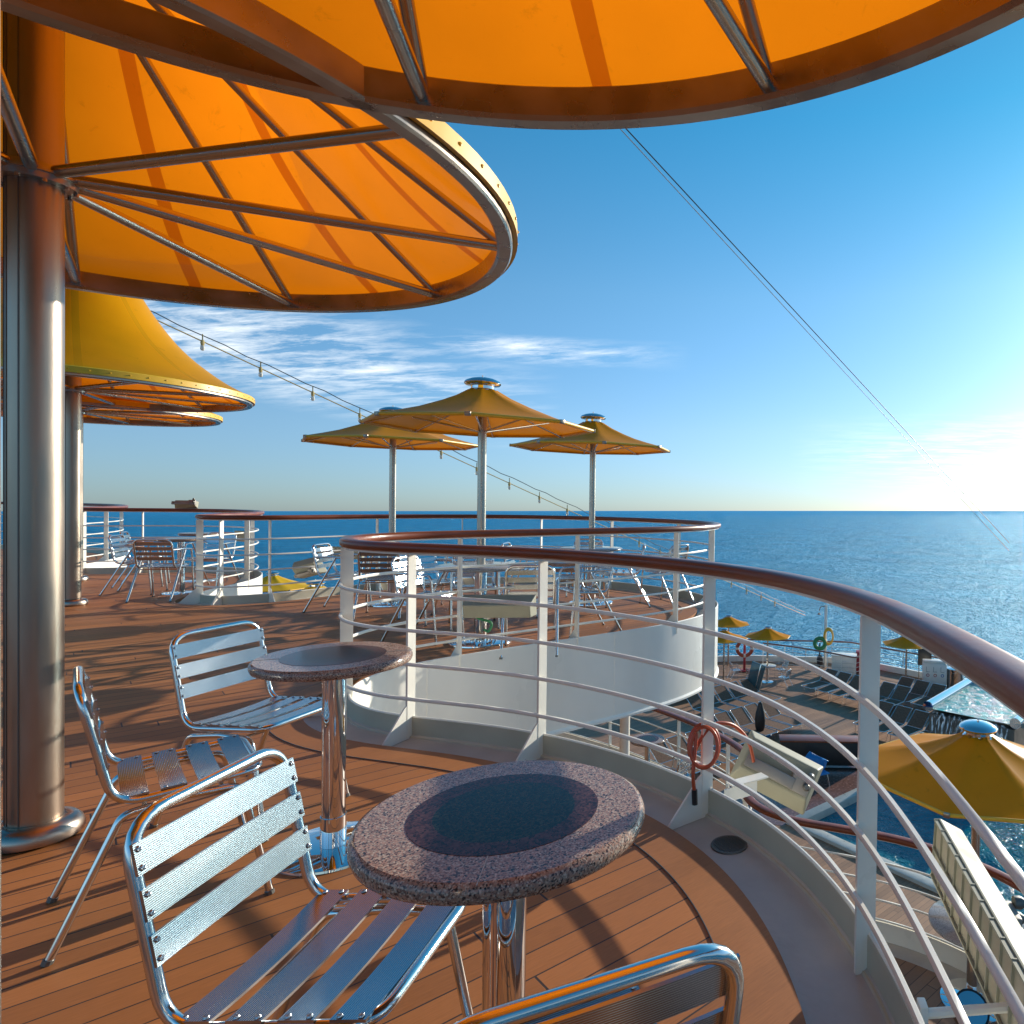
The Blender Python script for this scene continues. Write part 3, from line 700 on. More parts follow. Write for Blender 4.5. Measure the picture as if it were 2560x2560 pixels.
ac = make_chair(True, 4)
GA = 'aluminium armchairs on the middle and far terraces'
AL = [((-4.95, 8.42), 85, 'lone aluminium armchair at the left of the middle terrace, by the low deck rim'),
      ((-4.25, 8.05), -15, 'armchair in front of the left parasol table, seen from behind'),
      ((-3.85, 9.25), -115, 'armchair at the right of the left parasol pole'),
      ((-3.12, 6.74), 98, 'armchair at the left of the middle parasol table, arm tube towards the camera'),
      ((-2.95, 7.45), 155, 'armchair on the far side of the middle parasol table'),
      ((-1.98, 6.33), -15, 'armchair nearest the railing bend, back to the camera before the middle parasol table'),
      ((-1.72, 7.28), -125, 'armchair at the right of the middle parasol table'),
      ((-2.25, 8.42), -5, 'armchair in front of the right parasol table, seen from behind'),
      ((-1.62, 9.15), -100, 'armchair behind the right parasol table, close to the sea railing'),
      ((-1.12, 9.42), -60, 'armchair rightmost on the middle terrace'),
      ((-9.05, 10.35), 60, 'armchair at the far left group, hindmost of the four'),
      ((-8.0, 10.25), 175, 'armchair at the far left group, on the far side of the nearer small table'),
      ((-8.45, 9.55), 70, 'armchair at the far left group, second from the front'),
      ((-7.68, 9.05), -14, 'front armchair of the far left group, with its back to the camera'),
      ((-3.55, 7.75), 120, 'armchair between the left and middle parasol tables'),
      ((-5.05, 9.75), 130, 'armchair behind the left parasol table by the low rim'),
      ((-2.95, 9.15), 85, 'armchair at the left of the right parasol table'),
      ((-2.35, 10.05), 175, 'armchair on the far side of the right parasol table'),
      ((-10.6, 8.9), 60, 'armchair glimpsed left of the big steel pillar')]
for i, (loc, a, lab) in enumerate(AL):
    c = ac if i == 0 else copy_tree(ac)
    tag(c, lab, 'chair', GA); place(c, (*loc, 0), az(a), lab)

# ------------------------------------------------------------------ parasols with tables round the pole
def make_parasol(cloth):
    root = empty('parasol'); n = 8; R = 1.05; zr = 2.10; za = 2.52
    mb = MB(); mb.tube([(0, 0, 0.0), (0, 0, 2.42)], 0.040, 24); mb.build('pole', M['spoke'], root)
    mb = MB(); pr = [(1.0, 0.0), (0.82, 0.048), (0.64, 0.102), (0.42, 0.188), (0.25, 0.266), (0.125, 0.342)]
    vs, fs = [], []
    m_ = 6
    for j, (q, dz) in enumerate(pr):
        for k in range(n):
            for s_ in range(m_):
                a0 = 2 * pi * k / n; a1 = 2 * pi * (k + 1) / n; t = s_ / m_
                x = cos(a0) * (1 - t) + cos(a1) * t; y = sin(a0) * (1 - t) + sin(a1) * t
                dip = 4 * t * (1 - t) * 0.010 * sin(pi * q)
                vs.append((x * q * R, y * q * R, zr + dz - dip))
    T = n * m_
    for j in range(len(pr) - 1):
        for k in range(T): fs.append((j * T + k, j * T + (k + 1) % T, (j + 1) * T + (k + 1) % T, (j + 1) * T + k))
    mb.add(vs, fs); mb.build('canopy_cloth', M[cloth], root, ang=60)
    mb = MB(); c8 = [(cos(2 * pi * k / n) * R, sin(2 * pi * k / n) * R, zr - 0.012) for k in range(n)]
    for k in range(n): mb.tube([c8[k], c8[(k + 1) % n]], 0.017, 8)
    mb.build('edge_tube', M['yellow'], root, ang=60)
    for k in range(n):
        a = 2 * pi * k / n; c, s_ = cos(a), sin(a)
        mb = MB(); mb.box((c * R, s_ * R, zr - 0.012), (0.034, 0.05, 0.036), Matrix.Rotation(a, 3, 'Z'), bev=0.005); mb.build('corner_clamp', M['steel'], root)
        mb = MB(); mb.tube([(c * (R - 0.02), s_ * (R - 0.02), zr - 0.02), (c * 0.05, s_ * 0.05, zr + 0.24)], 0.009, 8)
        mb.tube([(c * 0.045, s_ * 0.045, zr - 0.06), (c * 0.62, s_ * 0.62, zr + 0.05)], 0.008, 8); mb.build('rib', M['chrome'], root)
    mb = MB(); mb.lathe([(0.13, 2.417), (0.145, 2.422), (0.12, 2.442), (0.108, 2.447), (0.108, 2.473), (0.12, 2.477), (0.150, 2.480), (0.167, 2.492), (0.170, 2.505), (0.158, 2.523), (0.11, 2.545), (0.05, 2.559), (0.010, 2.562), (0.010, 2.581), (0.0, 2.583)], 48)
    mb.build('finial', M['mirror'], root, ang=45)
    return root
def make_pole_table(R=0.41):
    root = empty('pole_table'); h = 0.745
    mb = MB(); mb.lathe([(0.041, h - 0.03), (R - 0.01, h - 0.03), (R, h - 0.02), (R, h - 0.008), (R - 0.008, h), (0.041, h)], 56); mb.build('table_top', M['granite_low'], root, ang=50)
    mb = MB(); mb.tube([(0, 0, 0.02), (0, 0, h - 0.03)], 0.058, 24); mb.build('pedestal', M['mirror'], root)
    mb = MB(); mb.lathe([(0.0, 0.022), (0.27, 0.018), (0.29, 0.012), (0.292, 0.0)], 48)
    for k in range(8):
        a = 2 * pi * k / 8; mb.lathe([(0.018, 0.018), (0.018, 0.05), (0.008, 0.055), (0.0, 0.055)], 8, (cos(a) * 0.09, sin(a) * 0.09, 0))
    mb.build('base_plate', M['mirror'], root)
    return root
pa = make_parasol('parasol'); pt = make_pole_table()
GP = 'octagonal parasols on the middle terrace'; GT = 'round tables fixed round parasol poles'
for i, (loc, a, lab, tl) in enumerate([((-2.575, 6.66), 15, 'middle and largest-looking of three ochre parasols on the terrace', 'round table at the foot of the middle parasol'),
                                       ((-2.10, 9.30), 20, 'right-hand ochre parasol on the terrace, against open sea', 'round table at the foot of the right-hand parasol'),
                                       ((-4.62, 8.95), 12, 'left-hand ochre parasol on the terrace, partly behind the middle one', 'round table at the foot of the left-hand parasol')]):
    o = pa if i == 0 else copy_tree(pa); tag(o, lab, 'parasol', GP); place(o, (*loc, 0), radians(a), lab)
    t_ = pt if i == 0 else copy_tree(pt); tag(t_, tl, 'table', GT); place(t_, (*loc, 0), radians(a), tl)

# far left tables (granite, same build as the near one)
for loc, lab in [((-8.75, 11.0), 'farther small table of the far left group, ringed by armchairs'), ((-7.92, 9.62), 'nearer small table of the far left group, behind the front armchair')]:
    t_ = copy_tree(gt); place(t_, (*loc, 0), 0.3, lab)

# ------------------------------------------------------------------ floodlights on the railings
def make_floodlight(Lh=0.62, Hh=0.20, Dh=0.13, cells=9, arm=True):
    root = empty('floodlight')      # origin at the middle of the housing, grille faces -y, long side along x
    mb = MB(); x = Lh / 2; z = Hh / 2
    P = [(-x, -Dh * 0.35, -z), (x, -Dh * 0.35, -z), (x, -Dh * 0.35, z), (-x, -Dh * 0.35, z), (-x + 0.03, Dh * 0.65, -z * 0.45), (x - 0.03, Dh * 0.65, -z * 0.45), (x - 0.03, Dh * 0.65, z * 0.75), (-x + 0.03, Dh * 0.65, z * 0.75)]
    mb.add(P, [(0, 1, 2, 3), (7, 6, 5, 4), (0, 4, 5, 1), (1, 5, 6, 2), (2, 6, 7, 3), (3, 7, 4, 0)])
    h = mb.build('housing', M['cream'], root, smooth=False)
    bv = h.modifiers.new('bevel', 'BEVEL'); bv.width = 0.008; bv.segments = 2
    mb = MB(); y = -Dh * 0.35 - 0.006
    for k in range(cells + 1):
        xx = -x + 0.012 + (Lh - 0.024) * k / cells; mb.box((xx, y, 0), (0.005, 0.013, Hh - 0.008))
    for zz_ in (-z + 0.010, 0, z - 0.010): mb.box((0, y - 0.002, zz_), (Lh - 0.01, 0.013, 0.007))
    mb.build('grille', M['cream'], h, smooth=False)
    mb = MB(); mb.box((0, -Dh * 0.35 - 0.003, 0), (Lh - 0.04, 0.004, Hh - 0.03)); mb.build('lens_glass', M['lens'], h, smooth=False)
    if arm:
        mb = MB(); mb.box((-0.12, Dh * 0.65 + 0.02, 0.0), (0.10, 0.05, 0.09), bev=0.006); mb.box((0.04, Dh * 0.65 + 0.035, -0.015), (0.26, 0.035, 0.055), bev=0.006)
        mb.tube([(0.15, Dh * 0.65 + 0.03, -0.015), (0.15, Dh * 0.65 + 0.065, -0.015)], 0.012, 10)
        mb.build('bracket', M['brk'], root)
        mb = MB(); mb.lathe([(0.0, 0.0), (0.018, 0.0), (0.02, 0.02), (0.012, 0.035), (0, 0.035)], 12, (-0.15, Dh * 0.65 + 0.045, 0.05), Matrix.Rotation(-pi / 2, 3, 'X')); mb.lathe([(0.0, 0.0), (0.018, 0.0), (0.02, 0.02), (0.012, 0.035), (0, 0.035)], 12, (-0.15, Dh * 0.65 + 0.045, 0.0), Matrix.Rotation(-pi / 2, 3, 'X'))
        mb.build('cable_gland', M['grate'], root)
    return root
M['lens'] = mat('lens_glass', (0.42, 0.38, 0.28), 0.15, spec=0.7)
M['brk'] = mat('dull_bracket_metal', (0.30, 0.27, 0.24), 0.5, 0.4)
fl = make_floodlight(0.42, 0.26, 0.09, 7)
GF = 'rectangular floodlights outside the railing'
tag(fl, 'cream floodlight seen from behind, outside the railing by the orange hose', 'floodlight', GF)
fl.location = (0.17, 3.46, 0.036); fl.rotation_euler = (radians(22), radians(-24), radians(172))
fl2 = make_floodlight(1.15, 0.225, 0.085, 13, True)
tag(fl2, 'long cream floodlight with a gridded front, outside the railing at the lower right', 'floodlight', GF)
fl2.location = (0.74, 1.97, 0.125); fl2.rotation_euler = (radians(-3), 0, radians(-91))
fl3 = make_floodlight(0.58, 0.19, 0.14, 9, False)
tag(fl3, 'cream floodlight in the gap between terraces, before the armchair with its back to us', 'floodlight', GF)
fl3.location = (-2.02, 5.62, 0.50); fl3.rotation_euler = (radians(-20), 0, radians(188))
fl4 = make_floodlight(0.80, 0.19, 0.14, 12, False)
tag(fl4, 'gridded floodlight at the far rim of the middle terrace, behind the lone armchair', 'floodlight', GF)
fl4.location = (-6.25, 10.6, 0.52); fl4.rotation_euler = (0, 0, radians(-12))
fl5 = make_floodlight(0.42, 0.30, 0.14, 6, True)
tag(fl5, 'tilted cream floodlight seen from behind above the yellow parasols', 'floodlight', GF)
fl5.location = (-6.75, 10.6, 0.26); fl5.rotation_euler = (radians(-25), radians(15), radians(175))
fl6 = make_floodlight(0.42, 0.2, 0.14, 6, False)
tag(fl6, 'small gridded floodlight right of the far left armchairs', 'floodlight', GF)
fl6.location = (-9.3, 12.7, 0.62); fl6.rotation_euler = (0, 0, radians(-30))
fl7 = make_floodlight(0.34, 0.13, 0.12, 6, True)
tag(fl7, 'cream floodlight lying tilted on the far left handrail, its dome upward', 'floodlight', GF)
fl7.location = (-10.0, 12.25, 1.20); fl7.rotation_euler = (radians(20), 0, radians(200))
# stub arms that carry them
def hang(o, root):
    bpy.context.view_layer.update(); o.parent = root; o.matrix_parent_inverse = root.matrix_world.inverted()
def arm(p0, p1, r, root):
    mb = MB(); mb.tube([p0, p1], r, 8); mb.box(p0, (0.022, 0.04, 0.06), bev=0.003); hang(mb.build('mounting_arm', M['white']), root)
mb = MB(); mb.box((0.02, 3.20, 0.10), (0.20, 0.06, 0.006), Matrix.Rotation(radians(35), 3, 'Z')); mb.box((-0.01, 3.16, 0.06), (0.18, 0.006, 0.06), Matrix.Rotation(radians(35), 3, 'Z'))
hang(mb.build('mounting_shelf', M['white'], smooth=False), fl)
arm((0.47, 1.75, 0.09), (0.72, 1.78, 0.09), 0.012, fl2)
arm((-2.22, 5.86, 0.36), (-2.05, 5.66, 0.45), 0.01, fl3)

# orange hose looped on the post, with its plug
mb = MB(); P = []
for k in range(46):
    a = 2 * pi * k / 20 + 2.2; P.append((-0.178 + cos(a) * (0.058 + 0.0003 * k), 3.04 + 0.03 * sin(a) + k * 0.0012, 0.30 + sin(a) * (0.078 + 0.0003 * k)))
P = [(-0.215, 3.02, 0.12), (-0.222, 3.02, 0.20)] + P + [(-0.16, 3.12, 0.37), (-0.06, 3.2, 0.36), (0.02, 3.3, 0.25), (0.05, 3.36, 0.12)]
mb.tube(smooth_path(resample(catmull(P, 3), 0.012), 3), 0.0085, 8); hose = mb.build('orange_hose', M['orange'], ang=60)
mb = MB(); mb.tube([(-0.212, 3.018, 0.06), (-0.215, 3.02, 0.125)], 0.013, 8); mb.build('plug', M['black'], hose)
tag(hose, 'orange hose looped round the railing post beside the floodlight', 'hose')
mb = MB(); mb.tube(catmull([(-2.27, 5.66, 0.46), (-2.20, 5.64, 0.41), (-2.10, 5.66, 0.37), (-2.12, 5.66, 0.30), (-2.16, 5.67, 0.31)], 6), 0.011, 8)
tag(mb.build('green_rope', M['green']), 'short green rope hanging below the floodlight between the terraces', 'rope')

# ------------------------------------------------------------------ intermediate deck
Z1 = -3.2
E1 = [(3.1, -3), (3.15, 2.5), (3.05, 4.6), (2.72, 6.0), (2.3, 6.65), (1.75, 7.08), (1.1, 7.35), (0.5, 7.55), (0.12, 7.9), (0.0, 8.35), (0.12, 8.85), (0.05, 9.5), (-0.3, 10.15), (-0.85, 10.85), (-1.6, 11.6), (-2.6, 12.4), (-4, 13.2), (-7, 14)]
e1 = smooth_path(resample(catmull(E1, 12), 0.12), 6)
o = fan(offset(e1, 0.22), [(-12, 13), (-12, -3), (0, -3)], Z1, M['teak_low'], 'lower_terrace'); tag(o, kind='structure')
mb = MB(); mb.sweep(e1, [(0.01, Z1 - 0.6), (0.01, Z1 + 0.19), (-0.012, Z1 + 0.19), (-0.012, Z1 - 0.6)]); tag(mb.build('lower_edge_plate', M['white']), 'white curb plate along the rim of the lower terrace', 'deck edge')
mb = MB(); mb.sweep(e1, [(0.011, Z1 - 0.05), (0.011, Z1 - 0.005), (0.22, Z1 - 0.005), (0.22, Z1 - 0.05)]); tag(mb.build('lower_gutter', M['gutter']), kind='structure')
railing(e1, Z1, [(3.1, 4.2), (2.72, 6.0), (1.42, 7.2), (0.0, 8.3), (-0.2, 10.0), (-1.05, 11.05), (-2.4, 12.2)], 'railing with wooden handrail round the terrace one level below, above the pool', gusset=False, wood=(0.055, 0.03))
# support column under the terrace and the little bar shelf seen below the fascia
col_ = empty('support_column', (-1.42, 8.15, Z1)); mb = MB(); mb.tube([(0, 0, 0.02), (0, 0, 2.42)], 0.06, 20); mb.build('shaft', M['white'], col_)
mb = MB(); mb.lathe([(0.06, 0.03), (0.09, 0.03), (0.1, 0.0)], 20); mb.build('base', M['white'], col_); tag(col_, 'white round column holding up the terrace above', 'column')
pr_ = make_parasol('parasol_low') if False else None
M['parasol_low'] = M['parasol']
pb = copy_tree(pa); tag(pb, 'large ochre parasol at the lower right with a shining domed cap', 'parasol'); pb['group'] = 'octagonal parasols below the railing'
place(pb, (2.16, 6.32, Z1 + 0.05), radians(14), pb['label'])
tb = copy_tree(pt); place(tb, (2.16, 6.32, Z1), 0.3, 'round table under the large lower-right parasol')
t_ = copy_tree(gt); place(t_, (-1.55, 11.0, Z1), 0.3, 'blue-gleaming small table on the terrace below, under the fascia')
c = copy_tree(ac); place(c, (-1.05, 10.3, Z1), az(-60), 'armchair on the terrace below, beside the small table')
# yellow parasols and floodlit stuff below the far gap
for loc, lab in [((-13.8, 20.0, -3.4), 'sunlit yellow parasol below the far gap, the left one'), ((-8.65, 13.8, -2.87), 'sunlit yellow parasol below the far gap, the right one with a blue cap'), ((-7.3, 13.6, -2.9), 'ochre parasol low behind the middle terrace rim')]:
    p_ = copy_tree(pa); tag(p_, lab, 'parasol'); p_['group'] = 'octagonal parasols below the railing'
    place(p_, loc, 0.2, lab)
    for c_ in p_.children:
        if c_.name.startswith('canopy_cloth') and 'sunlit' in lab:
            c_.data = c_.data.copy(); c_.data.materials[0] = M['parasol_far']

# spotlight near the lower right corner
sp2 = empty('search_light', (1.75, 5.2, Z1)); mb = MB(); mb.tube([(0, 0, 0), (0, 0, 0.62)], 0.03, 12); mb.lathe([(0.12, 0), (0.12, 0.02), (0.03, 0.03)], 20); mb.build('stand', M['black'], sp2)
mb = MB(); mb.lathe([(0, -0.12), (0.08, -0.1), (0.13, 0.0), (0.135, 0.1), (0.12, 0.1)], 24, (0, 0, 0.72), Matrix.Rotation(radians(40), 3, 'X')); mb.build('head', M['black'], sp2)
mb = MB(); mb.lathe([(0, 0.105), (0.12, 0.098)], 24, (0, 0, 0.72), Matrix.Rotation(radians(40), 3, 'X')); mb.build('glass', M['mirror'], sp2)
tag(sp2, 'black round spotlight on the lower terrace at the lower right', 'spotlight')

# ------------------------------------------------------------------ pool deck
Z2 = -6.8
PO = [(1.30, 17.45), (6.6, 22.6), (17.5, 11.7), (12.2, 6.5)]          # swimming pool outline
def quad_sheet(pts, z, m, name):
    mb = MB(); mb.add([(x, y, z) for x, y in pts], [tuple(range(len(pts)))]); o = mb.build(name, m, smooth=False); tag(o, kind='structure'); return o
outer = [(-30, -4), (30, -4), (32, 8), (12.8, 28.5), (9.6, 31.3), (5.3, 35.2), (0.3, 35.4), (-12, 33), (-30, 26)]
# deck floor with the pool cut out: bridge polygon
loop_in = PO[::-1] if False else PO
tri = tessellate_polygon([[Vector((x, y, 0)) for x, y in outer], [Vector((x, y, 0)) for x, y in PO]])
allp = outer + PO; me = bpy.data.meshes.new('pool_deck'); fs = []
for t in tri:
    a, b, c = (allp[i] for i in t); s_ = (b[0] - a[0]) * (c[1] - a[1]) - (b[1] - a[1]) * (c[0] - a[0]); fs.append(tuple(t) if s_ > 0 else tuple(reversed(t)))
me.from_pydata([(x, y, Z2) for x, y in allp], [], fs); me.materials.append(M['teak_low']); o = bpy.data.objects.new('pool_deck', me); COL.objects.link(o); tag(o, kind='structure')
mb = MB(); mb.add([(x, y, Z2 - 0.12) for x, y in PO], [(0, 3, 2, 1)]); o = mb.build('pool_water', M['pool'], smooth=False); tag(o, kind='structure')
pc = MB()
for a, b in zip(PO, PO[1:] + PO[:1]):
    dx, dy = b[0] - a[0], b[1] - a[1]; l = hypot(dx, dy); an = atan2(dy, dx)
    cxm, cym = (a[0] + b[0]) / 2, (a[1] + b[1]) / 2
    Rm = Matrix.Rotation(an, 3, 'Z'); nn2 = Rm @ Vector((0, 1, 0))
    pc.box((cxm - 0.0, cym, Z2 - 0.14), (l + 0.3, 0.30, 0.44), Rm, bev=0.02)
tag(pc.build('pool_coaming', M['coaming']), 'pale stone coaming round the dark swimming pool', 'pool edge')
# red mosaic floor beside the pool, with low counter
quad_sheet([(-1.2, 18.2), (1.0, 17.3), (5.6, 21.9), (4.4, 23.0), (2.4, 21.2), (0.6, 21.6)], Z2 + 0.006, M['tile'], 'mosaic_floor')
ct = empty('low_counter', (2.35, 21.3, Z2)); mb = MB(); mb.box((0, 0, 0.42), (2.4, 0.5, 0.84), bev=0.02); mb.build('body', M['black'], ct)
mb = MB(); mb.box((0, -0.02, 0.87), (2.5, 0.6, 0.05), bev=0.01); mb.build('counter_top', M['wood'], ct); mb = MB(); mb.box((0, -0.262, 0.1), (2.3, 0.01, 0.06)); mb.build('kick_rail', M['mirror'], ct)
tag(ct, 'dark low counter with a brown top beside the mosaic floor', 'counter')
# far bulwark and rail
BW = [(32, 8), (12.8, 28.5), (9.6, 31.3), (5.3, 35.2), (0.3, 35.4), (-12, 33), (-30, 26)]
bw = resample([BW[0]] + BW[1:], 0.5)
mb = MB(); mb.sweep(bw, [(0.05, Z2 - 0.1), (0.05, Z2 + 0.28), (-0.1, Z2 + 0.28), (-0.1, Z2 - 2.5)]); tag(mb.build('bulwark', M['white']), 'low white bulwark along the outer side of the pool deck', 'bulwark')
pp = [bw[i] for i in range(6, len(bw), 4)]
railing(bw, Z2, pp, 'outer railing of the pool deck with the sea behind it', gusset=False, wood=(0.05, 0.03), postw=0.05, r=5)
st = [(0.9, 34.6), (2.2, 33.9), (4.0, 32.6), (5.05, 31.6), (5.9, 32.6)]
railing(resample(st, 0.2), Z2, [st[0], (1.9, 34.05), (2.9, 33.4), st[2], (4.5, 32.1), st[3], st[4]], 'inner angled railing round the white locker on the pool deck', gusset=False, wood=(0.04, 0.028), postw=0.045, r=5)

# parasols on the pool deck
for loc, a, lab in [((1.02, 31.3), 10, 'small ochre parasol on the pool deck over a round blue-topped table'), ((-0.85, 34.3), 30, 'upper of two parasols half hidden by the white curved fascia'), ((-0.95, 30.6), 5, 'lower of two parasols half hidden by the white curved fascia'), ((7.05, 30.0), 20, 'ochre parasol among the loungers left of the waste bins')]:
    p_ = copy_tree(pa); tag(p_, lab, 'parasol'); p_['group'] = 'parasols on the pool deck'; place(p_, (*loc, Z2), radians(a), lab)
t_ = copy_tree(pt); place(t_, (1.02, 31.3, Z2), 0, 'round table at the foot of the pool deck parasol')
for loc, a, lab in [((0.35, 30.6), 40, 'pool deck chair left of the parasol table'), ((1.75, 30.4), -60, 'pool deck chair right of the parasol table'), ((1.7, 31.9), -120, 'pool deck chair behind the parasol table'), ((-0.45, 31.6), 70, 'pool deck chair under the half hidden parasols')]:
    c = copy_tree(ac); place(c, (*loc, Z2), az(a), lab); c['group'] = 'chairs on the pool deck'

# sun loungers
def make_lounger():
    root = empty('sun_lounger'); w = 0.31     # head towards +y, origin at the middle
    bx_, bz = 0.86, 0.62
    mb = MB(); mb.tube(fillet([(-w, 0.32, 0.33), (-w, -0.95, 0.33), (w, -0.95, 0.33), (w, 0.32, 0.33)], 0.08, 5), 0.016, 8); mb.tube([(-w, 0.30, 0.33), (w, 0.30, 0.33)], 0.014, 8); mb.build('frame', M['chrome'], root, ang=60)
    mb = MB(); mb.tube(fillet([(-w, 0.30, 0.335), (-w, bx_, bz + 0.17), (w, bx_, bz + 0.17), (w, 0.30, 0.335)], 0.05, 5), 0.014, 8); mb.build('back_frame', M['chrome'], root, ang=60)
    mb = MB(); mb.box((0, -0.32, 0.332), (2 * w - 0.02, 1.22, 0.006)); mb.build('seat_sling', M['sling'], root, smooth=False)
    L_ = hypot(bx_ - 0.30, bz + 0.17 - 0.335); an = atan2(bz + 0.17 - 0.335, bx_ - 0.30)
    mb = MB(); mb.box((0, (0.30 + bx_) / 2, (0.335 + bz + 0.17) / 2), (2 * w - 0.02, L_ - 0.03, 0.006), Matrix.Rotation(an, 3, 'X')); mb.build('back_sling', M['sling'], root, smooth=False)
    for sx in (-1, 1):
        for y in (-0.7, 0.28):
            mb = MB(); mb.tube([(sx * w, y, 0.33), (sx * (w - 0.01), y - 0.04, 0.0)], 0.013, 8); mb.build('leg', M['chrome'], root)
    return root
lg = make_lounger(); GL = 'dark sling sun loungers on the pool deck'
LL = []
def row(p0, d, n, head, name, step=0.74):
    for k in range(n):
        LL.append(((p0[0] + d[0] * step * k, p0[1] + d[1] * step * k), head + random.uniform(-2.5, 2.5), name[k] if k < len(name) else None))
ordn = ['first', 'second', 'third', 'fourth', 'fifth', 'sixth', 'seventh', 'eighth']
s2 = 0.7071
def nm(fmt, n): return [fmt % ordn[k] for k in range(n)]
row((-0.75, 22.9), (s2, s2), 5, -45, nm('%s dark sun lounger from the fascia in the row beyond the black covered stand', 5))
row((-1.5, 25.9), (s2, s2), 5, -45, nm('%s dark sun lounger from the fascia in the back row of the left block', 5))
row((-2.1, 20.4), (s2, s2), 4, -45, nm('%s dark sun lounger from the fascia in the nearest row, just beyond the lower terrace', 4))
row((-3.4, 28.2), (s2, s2), 4, -45, nm('%s dark sun lounger from the fascia in the hindmost row of the left block', 4))
row((3.3, 29.9), (s2, -s2), 6, 45, nm('%s lounger from the parasol table in the row across the walkway', 6))
row((6.4, 28.7), (s2, -s2), 4, 45, nm('%s lounger from the outer rail in the back row near the waste bins', 4))
row((4.75, 25.0), (s2, -s2), 5, 45, nm('%s lounger in the front row beside the spa pool, counted from the walkway', 5))
for i, (loc, a, lab) in enumerate(LL):
    c = lg if i == 0 else copy_tree(lg)
    tag(c, lab, 'sun lounger', GL); place(c, (*loc, Z2), az(a), lab)

# raised spa pool with spill edge
S0 = Vector((6.0, 22.4)); du = Vector((0.60, 0.80)); dv = Vector((0.80, -0.60))
def sq(a, b): p = S0 + du * a + dv * b; return (p.x, p.y)
spa = empty('spa_pool', (*sq(2.3, 1.4), Z2)); ox, oy = sq(2.3, 1.4)
Rs = Matrix(((dv.x, du.x, 0), (dv.y, du.y, 0), (0, 0, 1)))
mb = MB(); mb.box((0, 0, 0.70), (2.7, 4.6, 1.40), Rs); mb.build('basin_wall', M['grate'], spa)
mb = MB()
for sx in (-1, 1):
    a = Rs @ Vector((sx * 1.38, -2.35, 1.62)); b = Rs @ Vector((sx * 1.38, 2.35, 1.62)); mb.tube([a, b], 0.17, 20)
mb.tube([Rs @ Vector((-1.38, 2.35, 1.62)), Rs @ Vector((1.38, 2.35, 1.62))], 0.17, 20)
mb.build('rim_roll', M['spablue'] if 'spablue' in M else M['mirror'], spa)
mb = MB(); q = [Rs @ Vector(p) for p in ((-1.35, -2.3, 1.55), (1.35, -2.3, 1.55), (1.35, 2.3, 1.55), (-1.35, 2.3, 1.55))]; mb.add(q, [(0, 1, 2, 3)]); mb.build('bubbling_water', M['spa'], spa, smooth=False)
mb = MB(); mb.box((0, -2.32, 1.46), (2.7, 0.10, 0.16), Rs, bev=0.02); mb.build('spill_lip', M['coaming'], spa)
mb = MB(); vs, fs = [], []
for i in range(25):
    for j in range(9):
        t = j / 8; vs.append(Rs @ Vector((-1.2 + 2.4 * i / 24, -2.38 - 0.22 * sqrt(t) + 0.02 * sin(i * 1.7), 1.50 - 1.45 * t)))
for i in range(24):
    for j in range(8): fs.append((i * 9 + j, (i + 1) * 9 + j, (i + 1) * 9 + j + 1, i * 9 + j + 1))
mb.add(vs, fs); mb.build('water_curtain', M['fall'], spa)
tag(spa, 'raised spa pool of foaming turquoise water with blue-gleaming rounded rims and a spill edge', 'spa pool')

# waste bins, chrome bin, locker
wb = empty('waste_bin_cabinet', (8.35, 30.2, Z2), az(8)); mb = MB(); mb.box((0, 0, 0.62), (1.0, 0.5, 1.24), bev=0.02); mb.build('body', M['white'], wb)
mb = MB(); mb.box((0, 0.04, 1.30), (1.0, 0.42, 0.10), bev=0.02); mb.build('hood', M['white'], wb)
for k, cc in zip((-1, 0, 1), ('red', 'orange', 'blue')):
    mb = MB()
    mb.box((k * 0.31 - 0.07, -0.253, 1.0), (0.012, 0.006, 0.22)); mb.box((k * 0.31, -0.253, 0.89), (0.15, 0.006, 0.012)); mb.build('flap_outline', M['grate'], wb)
    mb = MB(); mb.lathe([(0.045, 0.0), (0.045, 0.008), (0.07, 0.008), (0.07, 0.0)], 20, (k * 0.31, -0.25, 0.74), Matrix.Rotation(pi / 2, 3, 'X')); mb.build('recycling_ring', M[cc], wb)
tag(wb, 'white waste cabinet with three flaps and small coloured rings', 'waste bin')
cb_ = empty('chrome_bin', (9.25, 30.1, Z2)); mb = MB(); mb.lathe([(0.0, 0.0), (0.38, 0.0), (0.38, 1.0), (0.36, 1.02)], 32); mb.build('drum', M['mirror'], cb_)
mb = MB(); mb.lathe([(0.39, 0.98), (0.39, 1.03), (0.2, 1.06), (0, 1.065)], 32); mb.build('lid', M['chrome'], cb_); tag(cb_, 'round chrome drum bin right of the white waste cabinet', 'bin')
lk = empty('white_locker', (4.75, 32.9, Z2), az(10)); mb = MB(); mb.box((0, 0, 0.45), (1.15, 0.7, 0.9), bev=0.02); mb.build('body', M['white'], lk)
mb = MB(); mb.box((0, 0, 0.93), (1.2, 0.76, 0.06), bev=0.01); mb.build('lid', M['white'], lk)
mb = MB()
for z in (0.2, 0.4, 0.6): mb.box((0, -0.352, z), (1.1, 0.006, 0.012))
mb.build('groove', M['coaming'], lk); tag(lk, 'white lidded locker by the inner railing of the pool deck', 'locker')
rd = empty('red_locker', (5.75, 33.4, Z2), az(10)); mb = MB(); mb.box((0, 0, 0.5), (0.7, 0.5, 1.0), bev=0.02); mb.build('body', M['red'], rd); mb = MB(); mb.box((0, -0.255, 0.5), (0.1, 0.01, 0.14)); mb.build('latch', M['chrome'], rd)
tag(rd, 'dark red box right of the white locker', 'locker')
